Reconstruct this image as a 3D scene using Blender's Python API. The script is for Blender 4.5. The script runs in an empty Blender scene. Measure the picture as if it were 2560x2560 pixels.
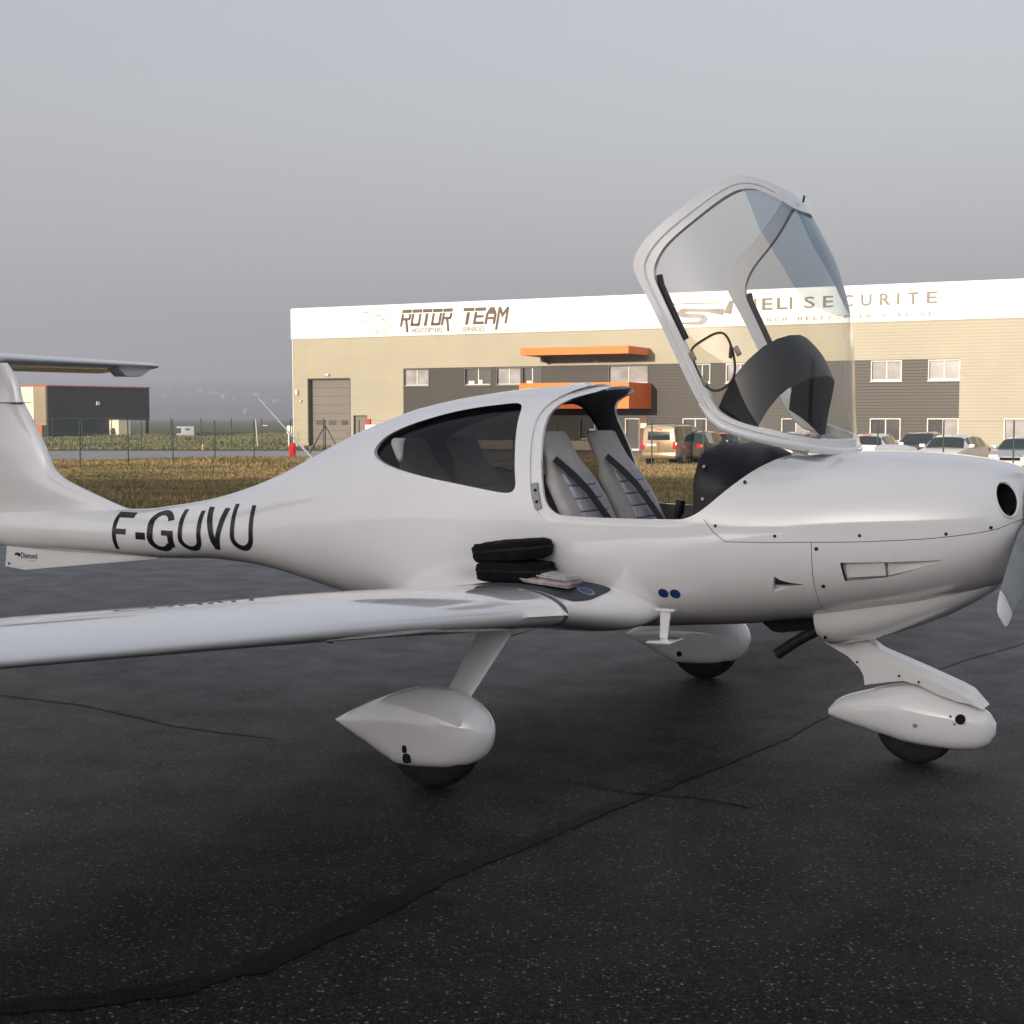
import bpy, bmesh, math, random
import numpy as np
from mathutils import Vector, Matrix
from mathutils.bvhtree import BVHTree

random.seed(7); rng = np.random.default_rng(7)
scene = bpy.context.scene
COL = scene.collection
R = math.radians

# ------------------------------------------------------------------ camera, sky, sun, exposure
F_PX, CAM_H, HORIZON = 3550.5, 1.582, 1045.0
PITCH = math.atan((1280 - HORIZON) / F_PX)
cam_d = bpy.data.cameras.new('camera')
cam_d.sensor_width = 36; cam_d.lens = F_PX / 2560 * 36
cam_d.clip_start = 0.05; cam_d.clip_end = 12000
cam = bpy.data.objects.new('camera', cam_d); COL.objects.link(cam)
cam.location = (0, 0, CAM_H); cam.rotation_euler = (R(90) - PITCH, 0, 0)
scene.camera = cam

SUN_EL = R(6.0)
SUN_H = Vector((-0.528, -0.855, 0)).normalized()          # horizontal direction towards the sun
world = bpy.data.worlds.new('World'); scene.world = world; world.use_nodes = True
wn = world.node_tree.nodes; wl = world.node_tree.links
bg = wn['Background']
sky = wn.new('ShaderNodeTexSky'); sky.sky_type = 'NISHITA'; sky.sun_disc = False
sky.sun_elevation = SUN_EL; sky.sun_rotation = math.atan2(SUN_H.x, SUN_H.y)
sky.altitude = 200; sky.air_density = 1.6; sky.dust_density = 7.0; sky.ozone_density = 1.0
# thin high overcast: the clear sky veiled evenly over the whole dome
veil = wn.new('ShaderNodeMix'); veil.data_type = 'RGBA'; veil.inputs[0].default_value = 0.35
hs = wn.new('ShaderNodeHueSaturation'); hs.inputs['Saturation'].default_value = 0.36; wl.new(sky.outputs[0], hs.inputs['Color'])
cool = wn.new('ShaderNodeMix'); cool.data_type = 'RGBA'; cool.blend_type = 'MULTIPLY'; cool.inputs[0].default_value = 1.0; cool.inputs[7].default_value = (0.96, 1.01, 1.11, 1)
wl.new(hs.outputs[0], cool.inputs[6]); wl.new(cool.outputs[2], veil.inputs[6]); veil.inputs[7].default_value = (1.05, 1.07, 1.38, 1)
wl.new(veil.outputs[2], bg.inputs[0]); bg.inputs[1].default_value = 0.13

sun_d = bpy.data.lights.new('sun', 'SUN'); sun_d.energy = 4.2; sun_d.angle = R(0.6); sun_d.color = (1.0, 0.86, 0.70)
sun = bpy.data.objects.new('sun', sun_d); COL.objects.link(sun)
sdir = Vector((-SUN_H.x * math.cos(SUN_EL), -SUN_H.y * math.cos(SUN_EL), -math.sin(SUN_EL)))
sun.rotation_euler = sdir.to_track_quat('-Z', 'Y').to_euler(); sun.location = (0, 0, 40)

vs = scene.view_settings
vs.view_transform = 'Standard'; vs.look = 'None'; vs.gamma = 1; vs.exposure = 1.64
try: vs.use_curve_mapping = False
except Exception: pass

# ------------------------------------------------------------------ materials
MATS = {}
def mat(name, col, rough=0.5, metal=0.0, var=0.0, vscale=6.0, bump=0.0, bscale=40.0, coat=0.0, spec=0.5,
        trans=0.0, ior=1.45, alpha=1.0, emit=None, col2=None, detail=6.0, thresh=(0.35, 0.65)):
    if name in MATS: return MATS[name]
    m = bpy.data.materials.new(name); m.use_nodes = True
    n = m.node_tree.nodes; l = m.node_tree.links; b = n['Principled BSDF']
    c = (*col, 1)
    b.inputs['Base Color'].default_value = c; b.inputs['Roughness'].default_value = rough
    b.inputs['Metallic'].default_value = metal; b.inputs['Coat Weight'].default_value = coat
    b.inputs['Coat Roughness'].default_value = 0.03
    b.inputs['Specular IOR Level'].default_value = spec
    b.inputs['Transmission Weight'].default_value = trans; b.inputs['IOR'].default_value = ior
    b.inputs['Alpha'].default_value = alpha
    if emit: b.inputs['Emission Color'].default_value = (*emit[0], 1); b.inputs['Emission Strength'].default_value = emit[1]
    if var > 0 or col2 or bump > 0:
        tc = n.new('ShaderNodeTexCoord')
    if var > 0 or col2:
        nz = n.new('ShaderNodeTexNoise'); nz.inputs['Scale'].default_value = vscale; nz.inputs['Detail'].default_value = detail
        l.new(tc.outputs['Object'], nz.inputs['Vector'])
        mr = n.new('ShaderNodeMapRange'); mr.inputs[1].default_value, mr.inputs[2].default_value = thresh
        l.new(nz.outputs['Fac'], mr.inputs[0])
        mx = n.new('ShaderNodeMix'); mx.data_type = 'RGBA'
        mx.inputs[6].default_value = c
        mx.inputs[7].default_value = (*col2, 1) if col2 else (*[x * (1 - var) for x in col], 1)
        l.new(mr.outputs[0], mx.inputs[0]); l.new(mx.outputs[2], b.inputs['Base Color'])
        if rough > 0.02 and var > 0:
            mr2 = n.new('ShaderNodeMapRange'); mr2.inputs[3].default_value = rough * 0.85; mr2.inputs[4].default_value = min(1, rough * 1.25)
            l.new(nz.outputs['Fac'], mr2.inputs[0]); l.new(mr2.outputs[0], b.inputs['Roughness'])
    if bump > 0:
        nb = n.new('ShaderNodeTexNoise'); nb.inputs['Scale'].default_value = bscale; nb.inputs['Detail'].default_value = 5
        l.new(tc.outputs['Object'], nb.inputs['Vector'])
        bp = n.new('ShaderNodeBump'); bp.inputs['Strength'].default_value = bump; bp.inputs['Distance'].default_value = 0.02
        l.new(nb.outputs['Fac'], bp.inputs['Height']); l.new(bp.outputs[0], b.inputs['Normal'])
    MATS[name] = m
    return m

M_WHITE = mat('aircraft_white', (0.86, 0.86, 0.85), 0.09, var=0.035, vscale=2.2, coat=1.0)
M_INT = mat('cabin_lining', (0.12, 0.115, 0.11), 0.75, var=0.3, vscale=9, bump=0.1)
M_BLACK = mat('black_vinyl', (0.005, 0.0055, 0.0075), 0.42, var=0.3, vscale=8, bump=0.08, bscale=60)
M_DARK = mat('dark_void', (0.004, 0.004, 0.005), 0.9)  # near-black: the shade inside hollows is put into its colour
M_RUBBER = mat('tyre_rubber', (0.012, 0.012, 0.013), 0.85, var=0.4, vscale=30, bump=0.2, bscale=80)
M_REG = mat('registration_black', (0.018, 0.018, 0.02), 0.22, var=0.2, vscale=5)
M_GREYBAND = mat('grey_tape', (0.13, 0.14, 0.15), 0.5, var=0.15, vscale=20)
M_WALK = mat('walkway_grit', (0.085, 0.09, 0.10), 0.85, var=0.25, vscale=60, bump=0.4, bscale=300)
M_BLUE = mat('blue_sticker', (0.012, 0.04, 0.16), 0.35)
M_STEEL = mat('bare_steel', (0.42, 0.42, 0.43), 0.35, metal=1.0, var=0.2)
M_EXH = mat('exhaust_pipe', (0.028, 0.023, 0.02), 0.55, metal=0.5, var=0.4, vscale=20)
M_GREYMET = mat('grey_metal_fitting', (0.35, 0.36, 0.36), 0.4, var=0.15)
M_SEAT = mat('grey_seat_leather', (0.46, 0.44, 0.42), 0.5, var=0.12, vscale=10, bump=0.12, bscale=90)
M_SEAT2 = mat('lilac_seat_fabric', (0.47, 0.455, 0.52), 0.85, var=0.12, vscale=18, bump=0.25, bscale=150)
M_BELT = mat('seat_belt_webbing', (0.012, 0.012, 0.013), 0.7)
M_SCREW = mat('screw_dark', (0.03, 0.03, 0.03), 0.4, metal=0.6)
M_BLADE = mat('propeller_grey', (0.25, 0.27, 0.275), 0.35, var=0.2, vscale=8)

def glass_mat(name, tint, rough=0.0, dens=0.0, refl=1.0):
    m = bpy.data.materials.new(name); m.use_nodes = True
    n = m.node_tree.nodes; l = m.node_tree.links
    n.remove(n['Principled BSDF'])
    out = n['Material Output']
    tr = n.new('ShaderNodeBsdfTransparent'); tr.inputs[0].default_value = (*tint, 1)
    gl = n.new('ShaderNodeBsdfGlossy'); gl.inputs['Roughness'].default_value = 0.02; gl.inputs[0].default_value = (0.95, 0.95, 0.95, 1)
    fr = n.new('ShaderNodeLayerWeight'); fr.inputs[0].default_value = 0.5
    pw = n.new('ShaderNodeMath'); pw.operation = 'POWER'; pw.inputs[1].default_value = 5; l.new(fr.outputs['Facing'], pw.inputs[0])
    mm = n.new('ShaderNodeMath'); mm.operation = 'MULTIPLY_ADD'; mm.inputs[1].default_value = 0.95*refl; mm.inputs[2].default_value = 0.045*refl
    l.new(pw.outputs[0], mm.inputs[0])
    mx = n.new('ShaderNodeMixShader')
    l.new(mm.outputs[0], mx.inputs[0]); l.new(tr.outputs[0], mx.inputs[1]); l.new(gl.outputs[0], mx.inputs[2])
    l.new(mx.outputs[0], out.inputs['Surface'])
    return m
M_GLASS = glass_mat('canopy_glass', (0.965, 0.965, 0.95), refl=0.55)
M_TINT = glass_mat('tinted_glass', (0.80, 0.85, 0.90), refl=0.6)
M_RWIN = glass_mat('smoked_window', (0.56, 0.56, 0.57), refl=0.6)
M_CARGLASS = mat('car_glass', (0.03, 0.04, 0.04), 0.05, spec=0.9, var=0.2, vscale=3)

# ------------------------------------------------------------------ mesh helpers
def link(o, parent=None):
    COL.objects.link(o)
    if parent is not None: o.parent = parent
    return o

def empty(name, loc=(0, 0, 0), rot=(0, 0, 0), label=None, cat=None, group=None, parent=None):
    o = bpy.data.objects.new(name, None); o.empty_display_size = 0.3
    link(o, parent); o.location = loc; o.rotation_euler = rot
    tag(o, label, cat, group)
    return o

def tag(o, label=None, cat=None, group=None, kind=None):
    if label: o['label'] = label
    if cat: o['category'] = cat
    if group: o['group'] = group
    if kind: o['kind'] = kind
    return o

def mk(name, verts, faces, m, parent=None, smooth=False, sharp=None, recalc=True):
    me = bpy.data.meshes.new(name)
    me.from_pydata([tuple(map(float, v)) for v in verts], [], [tuple(map(int, f)) for f in faces])
    if recalc:
        bm = bmesh.new(); bm.from_mesh(me); bmesh.ops.recalc_face_normals(bm, faces=bm.faces[:]); bm.to_mesh(me); bm.free()
    for mm in (m if isinstance(m, (list, tuple)) else [m]): me.materials.append(mm)
    if smooth:
        me.shade_smooth()
        if sharp: me.set_sharp_from_angle(angle=R(sharp))
    o = bpy.data.objects.new(name, me)
    return link(o, parent)

class MB:
    """collects simple solids into one mesh"""
    def __init__(s): s.v = []; s.f = []
    def add(s, v, f):
        k = len(s.v); s.v += [tuple(x) for x in v]; s.f += [tuple(i + k for i in q) for q in f]; return s
    def box(s, x0, x1, y0, y1, z0, z1):
        v = [(x, y, z) for x in (x0, x1) for y in (y0, y1) for z in (z0, z1)]
        return s.add(v, [(0, 1, 3, 2), (4, 6, 7, 5), (0, 4, 5, 1), (2, 3, 7, 6), (0, 2, 6, 4), (1, 5, 7, 3)])
    def tube(s, pts, r, n=8, cap=True):
        pts = [Vector(p) for p in pts]; N = len(pts)
        rr = r if isinstance(r, (list, tuple)) else [r] * N
        t0 = (pts[1] - pts[0]).normalized()
        a = t0.orthogonal().normalized(); vv = []
        for i, p in enumerate(pts):
            t = (pts[min(i + 1, N - 1)] - pts[max(i - 1, 0)]).normalized()
            a = (a - t * a.dot(t)).normalized(); b = t.cross(a)
            for k in range(n):
                q = 2 * math.pi * k / n
                vv.append(p + (a * math.cos(q) + b * math.sin(q)) * rr[i])
        ff = [(i * n + k, i * n + (k + 1) % n, (i + 1) * n + (k + 1) % n, (i + 1) * n + k) for i in range(N - 1) for k in range(n)]
        if cap: ff += [tuple(range(n))[::-1], tuple(range((N - 1) * n, N * n))]
        return s.add(vv, ff)
    def prism(s, poly, a0, a1, axis='y'):
        n = len(poly)
        def P(p, a):
            return {'y': (p[0], a, p[1]), 'z': (p[0], p[1], a), 'x': (a, p[0], p[1])}[axis]
        v = [P(p, a0) for p in poly] + [P(p, a1) for p in poly]
        f = [tuple(range(n)), tuple(range(2 * n - 1, n - 1, -1))] + [(i, (i + 1) % n, n + (i + 1) % n, n + i) for i in range(n)]
        return s.add(v, f)
    def obj(s, name, m, parent=None, smooth=False, sharp=40, bevel=0, seg=2):
        o = mk(name, s.v, s.f, m, parent, smooth, sharp)
        if bevel > 0:
            bm = bmesh.new(); bm.from_mesh(o.data)
            bmesh.ops.bevel(bm, geom=[e for e in bm.edges if e.calc_face_angle(0) > R(30)], offset=bevel, segments=seg, affect='EDGES', profile=0.6)
            bm.to_mesh(o.data); bm.free(); o.data.shade_smooth(); o.data.set_sharp_from_angle(angle=R(50))
        return o

def pchip(x, y, q):
    x = np.asarray(x, float); y = np.asarray(y, float); q = np.asarray(q, float)
    h = np.diff(x); d = np.diff(y) / h; m = np.zeros_like(y)
    for i in range(1, len(x) - 1):
        if d[i - 1] * d[i] > 0:
            w1 = 2 * h[i] + h[i - 1]; w2 = h[i] + 2 * h[i - 1]
            m[i] = (w1 + w2) / (w1 / d[i - 1] + w2 / d[i])
    m[0] = d[0]; m[-1] = d[-1]
    k = np.clip(np.searchsorted(x, q) - 1, 0, len(x) - 2)
    t = (q - x[k]) / h[k]
    return ((2*t**3 - 3*t**2 + 1) * y[k] + (t**3 - 2*t**2 + t) * h[k] * m[k] + (-2*t**3 + 3*t**2) * y[k+1] + (t**3 - t**2) * h[k] * m[k+1])

def loft_faces(N, n, k0=0, cap=True, flip=False):
    f = [(k0 + i*n + k, k0 + i*n + (k+1) % n, k0 + (i+1)*n + (k+1) % n, k0 + (i+1)*n + k) for i in range(N-1) for k in range(n)]
    if cap: f += [tuple(range(k0, k0+n))[::-1], tuple(range(k0 + (N-1)*n, k0 + N*n))]
    return [q[::-1] for q in f] if flip else f

def super_ring(hw, zm, zt, zb, nu, nl, n):
    out = []
    for k in range(n):
        a = 2 * math.pi * k / n; c, s = math.cos(a), math.sin(a)
        e = nu if s >= 0 else nl
        y = math.copysign(abs(c) ** (2 / e), c) * hw
        z = zm + (zt - zm if s >= 0 else zm - zb) * math.copysign(abs(s) ** (2 / e), s)
        out.append((y, z))
    return out

def bake_bool(o, cutter, op):
    md = o.modifiers.new('b', 'BOOLEAN'); md.object = cutter; md.operation = op; md.solver = 'EXACT'; md.use_hole_tolerant = True
    dg = bpy.context.evaluated_depsgraph_get(); dg.update()
    me = bpy.data.meshes.new_from_object(o.evaluated_get(dg))
    o.modifiers.clear(); old = o.data; o.data = me; bpy.data.meshes.remove(old)
    return o
def drop(o):
    me = o.data; bpy.data.objects.remove(o); bpy.data.meshes.remove(me)

# image pixel (2560 wide) -> ray, for placing background things on known planes
def ray(u, v):
    a = (u - 1280) / F_PX; b = (1280 - v) / F_PX
    return Vector((a, math.cos(PITCH) + b * math.sin(PITCH), -math.sin(PITCH) + b * math.cos(PITCH)))
CAMP = Vector((0, 0, CAM_H))
def at_depth(u, v, Y):
    d = ray(u, v); return CAMP + d * (Y / d.y)

# ------------------------------------------------------------------ ground
BASE_Z = -0.55
def terr(Y):
    t = min(max((Y - 26.0) / 26.0, 0), 1); t = t * t * (3 - 2 * t)
    return -0.04 + (BASE_Z + 0.04) * t

def mat_asphalt(name, base, light, scale=1.0, speck=0.5):
    m = bpy.data.materials.new(name); m.use_nodes = True
    n = m.node_tree.nodes; l = m.node_tree.links; b = n['Principled BSDF']
    tc = n.new('ShaderNodeTexCoord')
    def noise(s, d=5, r=0.6):
        x = n.new('ShaderNodeTexNoise'); x.inputs['Scale'].default_value = s; x.inputs['Detail'].default_value = d; x.inputs['Roughness'].default_value = r
        l.new(tc.outputs['Object'], x.inputs['Vector']); return x
    def mixc(fac, a, c):
        x = n.new('ShaderNodeMix'); x.data_type = 'RGBA'
        l.new(fac, x.inputs[0])
        if isinstance(a, tuple): x.inputs[6].default_value = (*a, 1)
        else: l.new(a, x.inputs[6])
        if isinstance(c, tuple): x.inputs[7].default_value = (*c, 1)
        else: l.new(c, x.inputs[7])
        return x.outputs[2]
    def rng_(src, a, b2, c=0, d=1):
        x = n.new('ShaderNodeMapRange'); x.inputs[1].default_value = a; x.inputs[2].default_value = b2; x.inputs[3].default_value = c; x.inputs[4].default_value = d
        l.new(src, x.inputs[0]); return x.outputs[0]
    big = noise(0.35, 4); mid = noise(3.0, 6)
    fine = noise(110 * scale, 3)
    c1 = mixc(rng_(big.outputs['Fac'], 0.35, 0.7), base, tuple(x * 1.5 for x in base))
    c2 = mixc(rng_(mid.outputs['Fac'], 0.4, 0.75), c1, tuple(x * 0.62 for x in base))
    grit = noise(46 * scale, 4, .75)
    c3a = mixc(rng_(fine.outputs['Fac'], 0.46, 0.66), c2, tuple(x * 4.2 for x in base))
    c3 = mixc(rng_(grit.outputs['Fac'], 0.52, 0.40, 0, .9), c3a, tuple(x * 0.28 for x in base))
    # aggregate: every stone its own brightness, most of them dark, a few pale
    def stones(sc, prev, gain, p_):
        vo = n.new('ShaderNodeTexVoronoi'); vo.inputs['Scale'].default_value = sc * scale; vo.inputs['Randomness'].default_value = 1
        l.new(tc.outputs['Object'], vo.inputs['Vector'])
        pick = n.new('ShaderNodeSeparateColor'); l.new(vo.outputs['Color'], pick.inputs[0])
        pw_ = n.new('ShaderNodeMath'); pw_.operation = 'POWER'; pw_.inputs[1].default_value = p_; l.new(pick.outputs[0], pw_.inputs[0])
        st = n.new('ShaderNodeMath'); st.operation = 'MULTIPLY'; l.new(pw_.outputs[0], st.inputs[0]); l.new(rng_(vo.outputs['Distance'], 0.55, 0.25, 0, gain), st.inputs[1])
        return vo, mixc(st.outputs[0], prev, light)
    vo2, c3b = stones(150, c3, 0.14 * speck, 3)
    vo, c4 = stones(84, c3b, 0.55 * speck, 11)
    l.new(c4, b.inputs['Base Color'])
    l.new(rng_(mid.outputs['Fac'], 0.3, 0.7, 0.42, 0.62), b.inputs['Roughness'])
    b.inputs['Specular IOR Level'].default_value = 0.0
    bp = n.new('ShaderNodeBump'); bp.inputs['Strength'].default_value = 0.6; bp.inputs['Distance'].default_value = 0.006
    hs = n.new('ShaderNodeMath'); hs.operation = 'ADD'; l.new(fine.outputs['Fac'], hs.inputs[0]); l.new(vo.outputs['Distance'], hs.inputs[1])
    l.new(hs.outputs[0], bp.inputs['Height']); l.new(bp.outputs[0], b.inputs['Normal'])
    # worn stone faces: a rough sheen that only shows at a low angle
    gl = n.new('ShaderNodeBsdfGlossy'); gl.inputs['Roughness'].default_value = 0.42; l.new(bp.outputs[0], gl.inputs['Normal'])
    lw = n.new('ShaderNodeLayerWeight'); lw.inputs[0].default_value = 0.5
    pw = n.new('ShaderNodeMath'); pw.operation = 'POWER'; pw.inputs[1].default_value = 6; l.new(lw.outputs['Facing'], pw.inputs[0])
    sc_ = n.new('ShaderNodeMath'); sc_.operation = 'MULTIPLY'; l.new(pw.outputs[0], sc_.inputs[0]); l.new(rng_(mid.outputs['Fac'], 0.3, 0.7, 0.64, 0.40), sc_.inputs[1])
    ms = n.new('ShaderNodeMixShader'); l.new(sc_.outputs[0], ms.inputs[0]); l.new(b.outputs[0], ms.inputs[1]); l.new(gl.outputs[0], ms.inputs[2])
    l.new(ms.outputs[0], n['Material Output'].inputs['Surface'])
    return m
M_ASPH = mat_asphalt('apron_asphalt', (0.0080, 0.0068, 0.0058), (0.42, 0.375, 0.32), speck=1.0)
M_ROAD = mat_asphalt('road_asphalt', (0.11, 0.098, 0.10), (0.2, 0.2, 0.2), 0.4, 0.3)
M_TAR = mat_asphalt('bitumen_seam', (0.0040, 0.0035, 0.0032), (0.16, 0.15, 0.14), speck=0.3)

def mat_ground(name, cols, scales):
    m = bpy.data.materials.new(name); m.use_nodes = True
    n = m.node_tree.nodes; l = m.node_tree.links; b = n['Principled BSDF']; b.inputs['Roughness'].default_value = 0.95
    b.inputs['Specular IOR Level'].default_value = 0.1
    tc = n.new('ShaderNodeTexCoord'); prev = None
    for i, (c, s) in enumerate(zip(cols[1:], scales)):
        x = n.new('ShaderNodeTexNoise'); x.inputs['Scale'].default_value = s; x.inputs['Detail'].default_value = 7; x.inputs['Roughness'].default_value = 0.65
        l.new(tc.outputs['Object'], x.inputs['Vector'])
        mr = n.new('ShaderNodeMapRange'); mr.inputs[1].default_value = 0.42; mr.inputs[2].default_value = 0.62; l.new(x.outputs['Fac'], mr.inputs[0])
        mx = n.new('ShaderNodeMix'); mx.data_type = 'RGBA'; l.new(mr.outputs[0], mx.inputs[0])
        if prev is None: mx.inputs[6].default_value = (*cols[0], 1)
        else: l.new(prev, mx.inputs[6])
        mx.inputs[7].default_value = (*c, 1); prev = mx.outputs[2]
    l.new(prev, b.inputs['Base Color'])
    nb = n.new('ShaderNodeTexNoise'); nb.inputs['Scale'].default_value = 9; nb.inputs['Detail'].default_value = 8; l.new(tc.outputs['Object'], nb.inputs['Vector'])
    bp = n.new('ShaderNodeBump'); bp.inputs['Strength'].default_value = 0.8; bp.inputs['Distance'].default_value = 0.12
    l.new(nb.outputs['Fac'], bp.inputs['Height']); l.new(bp.outputs[0], b.inputs['Normal'])
    return m
M_DRY = mat_ground('dry_meadow', [(0.15, 0.12, 0.055), (0.11, 0.10, 0.045), (0.19, 0.14, 0.065), (0.08, 0.065, 0.035)], [0.12, 0.6, 2.3])
M_FIELD = mat_ground('green_crop', [(0.15, 0.15, 0.085), (0.18, 0.175, 0.10), (0.125, 0.135, 0.07), (0.20, 0.18, 0.11)], [0.05, 0.5, 1.8])

def sheet(name, rows, m, kind='structure', dz=0.0):
    """rows: list of (Y, X0, X1, z)"""
    v = []; f = []; nx = 9
    for (Y, x0, x1, z) in rows:
        for k in range(nx): v.append((x0 + (x1 - x0) * k / (nx - 1), Y, z + dz))
    for i in range(len(rows) - 1):
        for k in range(nx - 1): f.append((i*nx+k, i*nx+k+1, (i+1)*nx+k+1, (i+1)*nx+k))
    o = mk(name, v, f, m, recalc=False); return tag(o, kind=kind)

ys = list(np.linspace(-60, 24, 8)) + list(np.linspace(26, 56, 16)) + [70, 95]
meadow = sheet('meadow', [(Y, -260 - abs(Y), 260 + abs(Y), terr(Y)) for Y in ys], M_DRY)
field = sheet('field', [(95, -355, 355, BASE_Z), (150, -420, 420, BASE_Z), (260, -600, 600, BASE_Z), (700, -1200, 1200, BASE_Z - 0.2), (2000, -2600, 2600, BASE_Z - 1.0), (4380, -4300, 4300, BASE_Z - 1.5)], M_FIELD)
back = sheet('far_ground', [(-900, -1700, 1700, -0.5), (-500, -1200, 1200, -0.3), (-60, -320, 320, -0.04)], M_FIELD)
apron = sheet('apron', [(-75, -120, 120, 0), (-20, -120, 120, 0), (10, -120, 120, 0), (24.5, -120, 120, 0.0)], M_ASPH)

# bitumen seams in the apron: narrow uneven strips
def seam(name, pts, w, seed):
    rg = np.random.default_rng(seed)
    P = [Vector((p[0], p[1], 0)) for p in pts]; dense = []
    for a, b in zip(P[:-1], P[1:]):
        k = max(2, int((b - a).length / 0.05))
        dense += [a.lerp(b, i / k) for i in range(k)]
    dense.append(P[-1]); n = len(dense); v = []; f = []
    wob = np.convolve(rg.normal(0, 1, n + 8), np.ones(9) / 9, 'same')[:n] * 0.02
    wl_ = w * (0.5 + .07 * rg.normal(0, 1, n) + .15 * np.convolve(rg.normal(0, 1, n + 20), np.ones(15) / 6, 'same')[:n])
    for i, p in enumerate(dense):
        t = (dense[min(i+1, n-1)] - dense[max(i-1, 0)]).normalized(); q = Vector((-t.y, t.x, 0))
        ww = max(0.008, wl_[i])
        v += [tuple(p + q * (wob[i] + ww) + Vector((0, 0, 0.004))), tuple(p + q * (wob[i] - ww) + Vector((0, 0, 0.004)))]
    f = [(2*i, 2*i+1, 2*i+3, 2*i+2) for i in range(n - 1)]
    return tag(mk(name, v, f, M_TAR, recalc=False), kind='structure')
def gpx(u, v, z=0.0):
    d = ray(u, v); return (CAMP + d * ((z - CAM_H) / d.z))
S_ = 2560 / 1932
def gp(*pts): return [gpx(u * S_, v * S_).to_2d() for u, v in pts]
seam('bitumen_seam', gp((-60, 1905), (150, 1893), (330, 1868), (480, 1826), (700, 1722), (900, 1628), (1060, 1563), (1210, 1500), (1330, 1450), (1480, 1390)), 0.10, 1)
seam('bitumen_seam', gp((1480, 1390), (1600, 1330), (1780, 1258), (1932, 1212), (2100, 1165)), 0.045, 2)
seam('bitumen_seam', gp((-80, 1300), (0, 1312), (150, 1330), (330, 1370), (520, 1395)), 0.02, 3)
seam('bitumen_seam', gp((1050, 1470), (1130, 1485), (1210, 1500), (1300, 1504), (1420, 1525)), 0.012, 4)

# road beyond the fence and the yard before the building
def poly_sheet(name, pts, m, z):
    v = [(x, y, z) for x, y in pts]; o = mk(name, v, [tuple(range(len(v)))], m, recalc=False)
    return tag(o, kind='structure')
poly_sheet('road', [(-200, 73), (-14.5, 74), (-9, 71), (30, 38.5+6), (90, 10), (140, 10), (140, 92), (-200, 92.5)], M_ROAD, BASE_Z + 0.006)

# ------------------------------------------------------------------ the airplane: frame x forward, y to starboard (mirrored to local -y), z up
PLANE = empty('airplane', (0.430, 7.308, 0), (0, 0, -0.532),
    'white low-wing four-seat propeller airplane with its canopy open, parked on dark tarmac', 'airplane')
def pk(name, verts, faces, m, parent=None, smooth=True, sharp=40):
    return mk(name, [(x, -y, z) for x, y, z in verts], faces, m, parent or PLANE, smooth, sharp)
def pmb(mb, name, m, parent=None, **k):
    mb.v = [(x, -y, z) for x, y, z in mb.v]
    return mb.obj(name, m, parent or PLANE, **k)

FX = [-5.2,-4.6,-4.0,-3.5,-3.2,-2.9,-2.6,-2.3,-2.0,-1.8,-1.6,-1.4,-1.2,-0.9,-.6,-.3,0,.186,.444,.63,.849,1.0,1.075,1.15,1.32,1.52,1.69,1.81,1.95,2.05,2.11,2.14]
FZT= [.93,.955,.985,1.003,1.011,1.046,1.094,1.17,1.272,1.359,1.446,1.526,1.593,1.668,1.712,1.742,1.755,1.757,1.717,1.65,1.538,1.462,1.425,1.415,1.426,1.433,1.43,1.421,1.404,1.383,1.36,1.335]
FZB= [.76,.722,.711,.71,.71,.714,.727,.716,.682,.646,.607,.572,.545,.525,.515,.515,.52,.53,.55,.568,.590,.61,.622,.632,.66,.70,.735,.765,.81,.86,.91,.95]
FHW= [.02,.06,.10,.13,.15,.175,.205,.245,.30,.345,.39,.432,.468,.515,.548,.572,.585,.588,.585,.58,.572,.563,.558,.552,.538,.515,.49,.468,.43,.385,.335,.28]
FZM= [.83,.84,.85,.855,.86,.87,.885,.9,.92,.935,.95,.965,.98,1.0,1.01,1.01,1.01,1.01,1.01,1.01,1.02,1.03,1.04,1.04,1.05,1.06,1.07,1.08,1.1,1.12,1.13,1.14]
FNU= [2.0]*8 + [2.05,2.05,2.1,2.1,2.15,2.2,2.25,2.3,2.3,2.3,2.3,2.3,2.35,2.4,2.45,2.5,2.55,2.6,2.6,2.6,2.5,2.4,2.3,2.2]
FNL= [2.0]*8 + [2.1,2.15,2.2,2.25,2.3,2.35,2.4,2.4,2.4,2.4,2.4,2.4,2.4,2.4,2.4,2.4,2.45,2.5,2.5,2.4,2.3,2.2,2.1,2.0]
NR = 72
def fus_ring(x, off=0.0, n=NR):
    p = [float(pchip(FX, A, [x])[0]) for A in (FHW, FZM, FZT, FZB, FNU, FNL)]
    return super_ring(max(p[0]-off, .004), p[1], p[2]-off, p[3]+off, p[4], p[5], n)
xs_f = np.concatenate([np.linspace(-5.2, -2.6, 34), np.linspace(-2.55, 1.0, 78), np.linspace(1.03, 1.9, 30), np.linspace(1.92, 2.14, 18)])
xs_c = np.linspace(-1.5, 1.6, 80)
def fus_verts(off=0.0, part=False):
    v = []
    xl = xs_c if part else xs_f
    for i, x in enumerate(xl):
        xx = x + (off if i == 0 else -off if i == len(xl) - 1 else 0)
        v += [(xx, y, z) for y, z in fus_ring(x, off)]
    return v
V_OUT = fus_verts(0.0); NF = len(xs_f)
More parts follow.
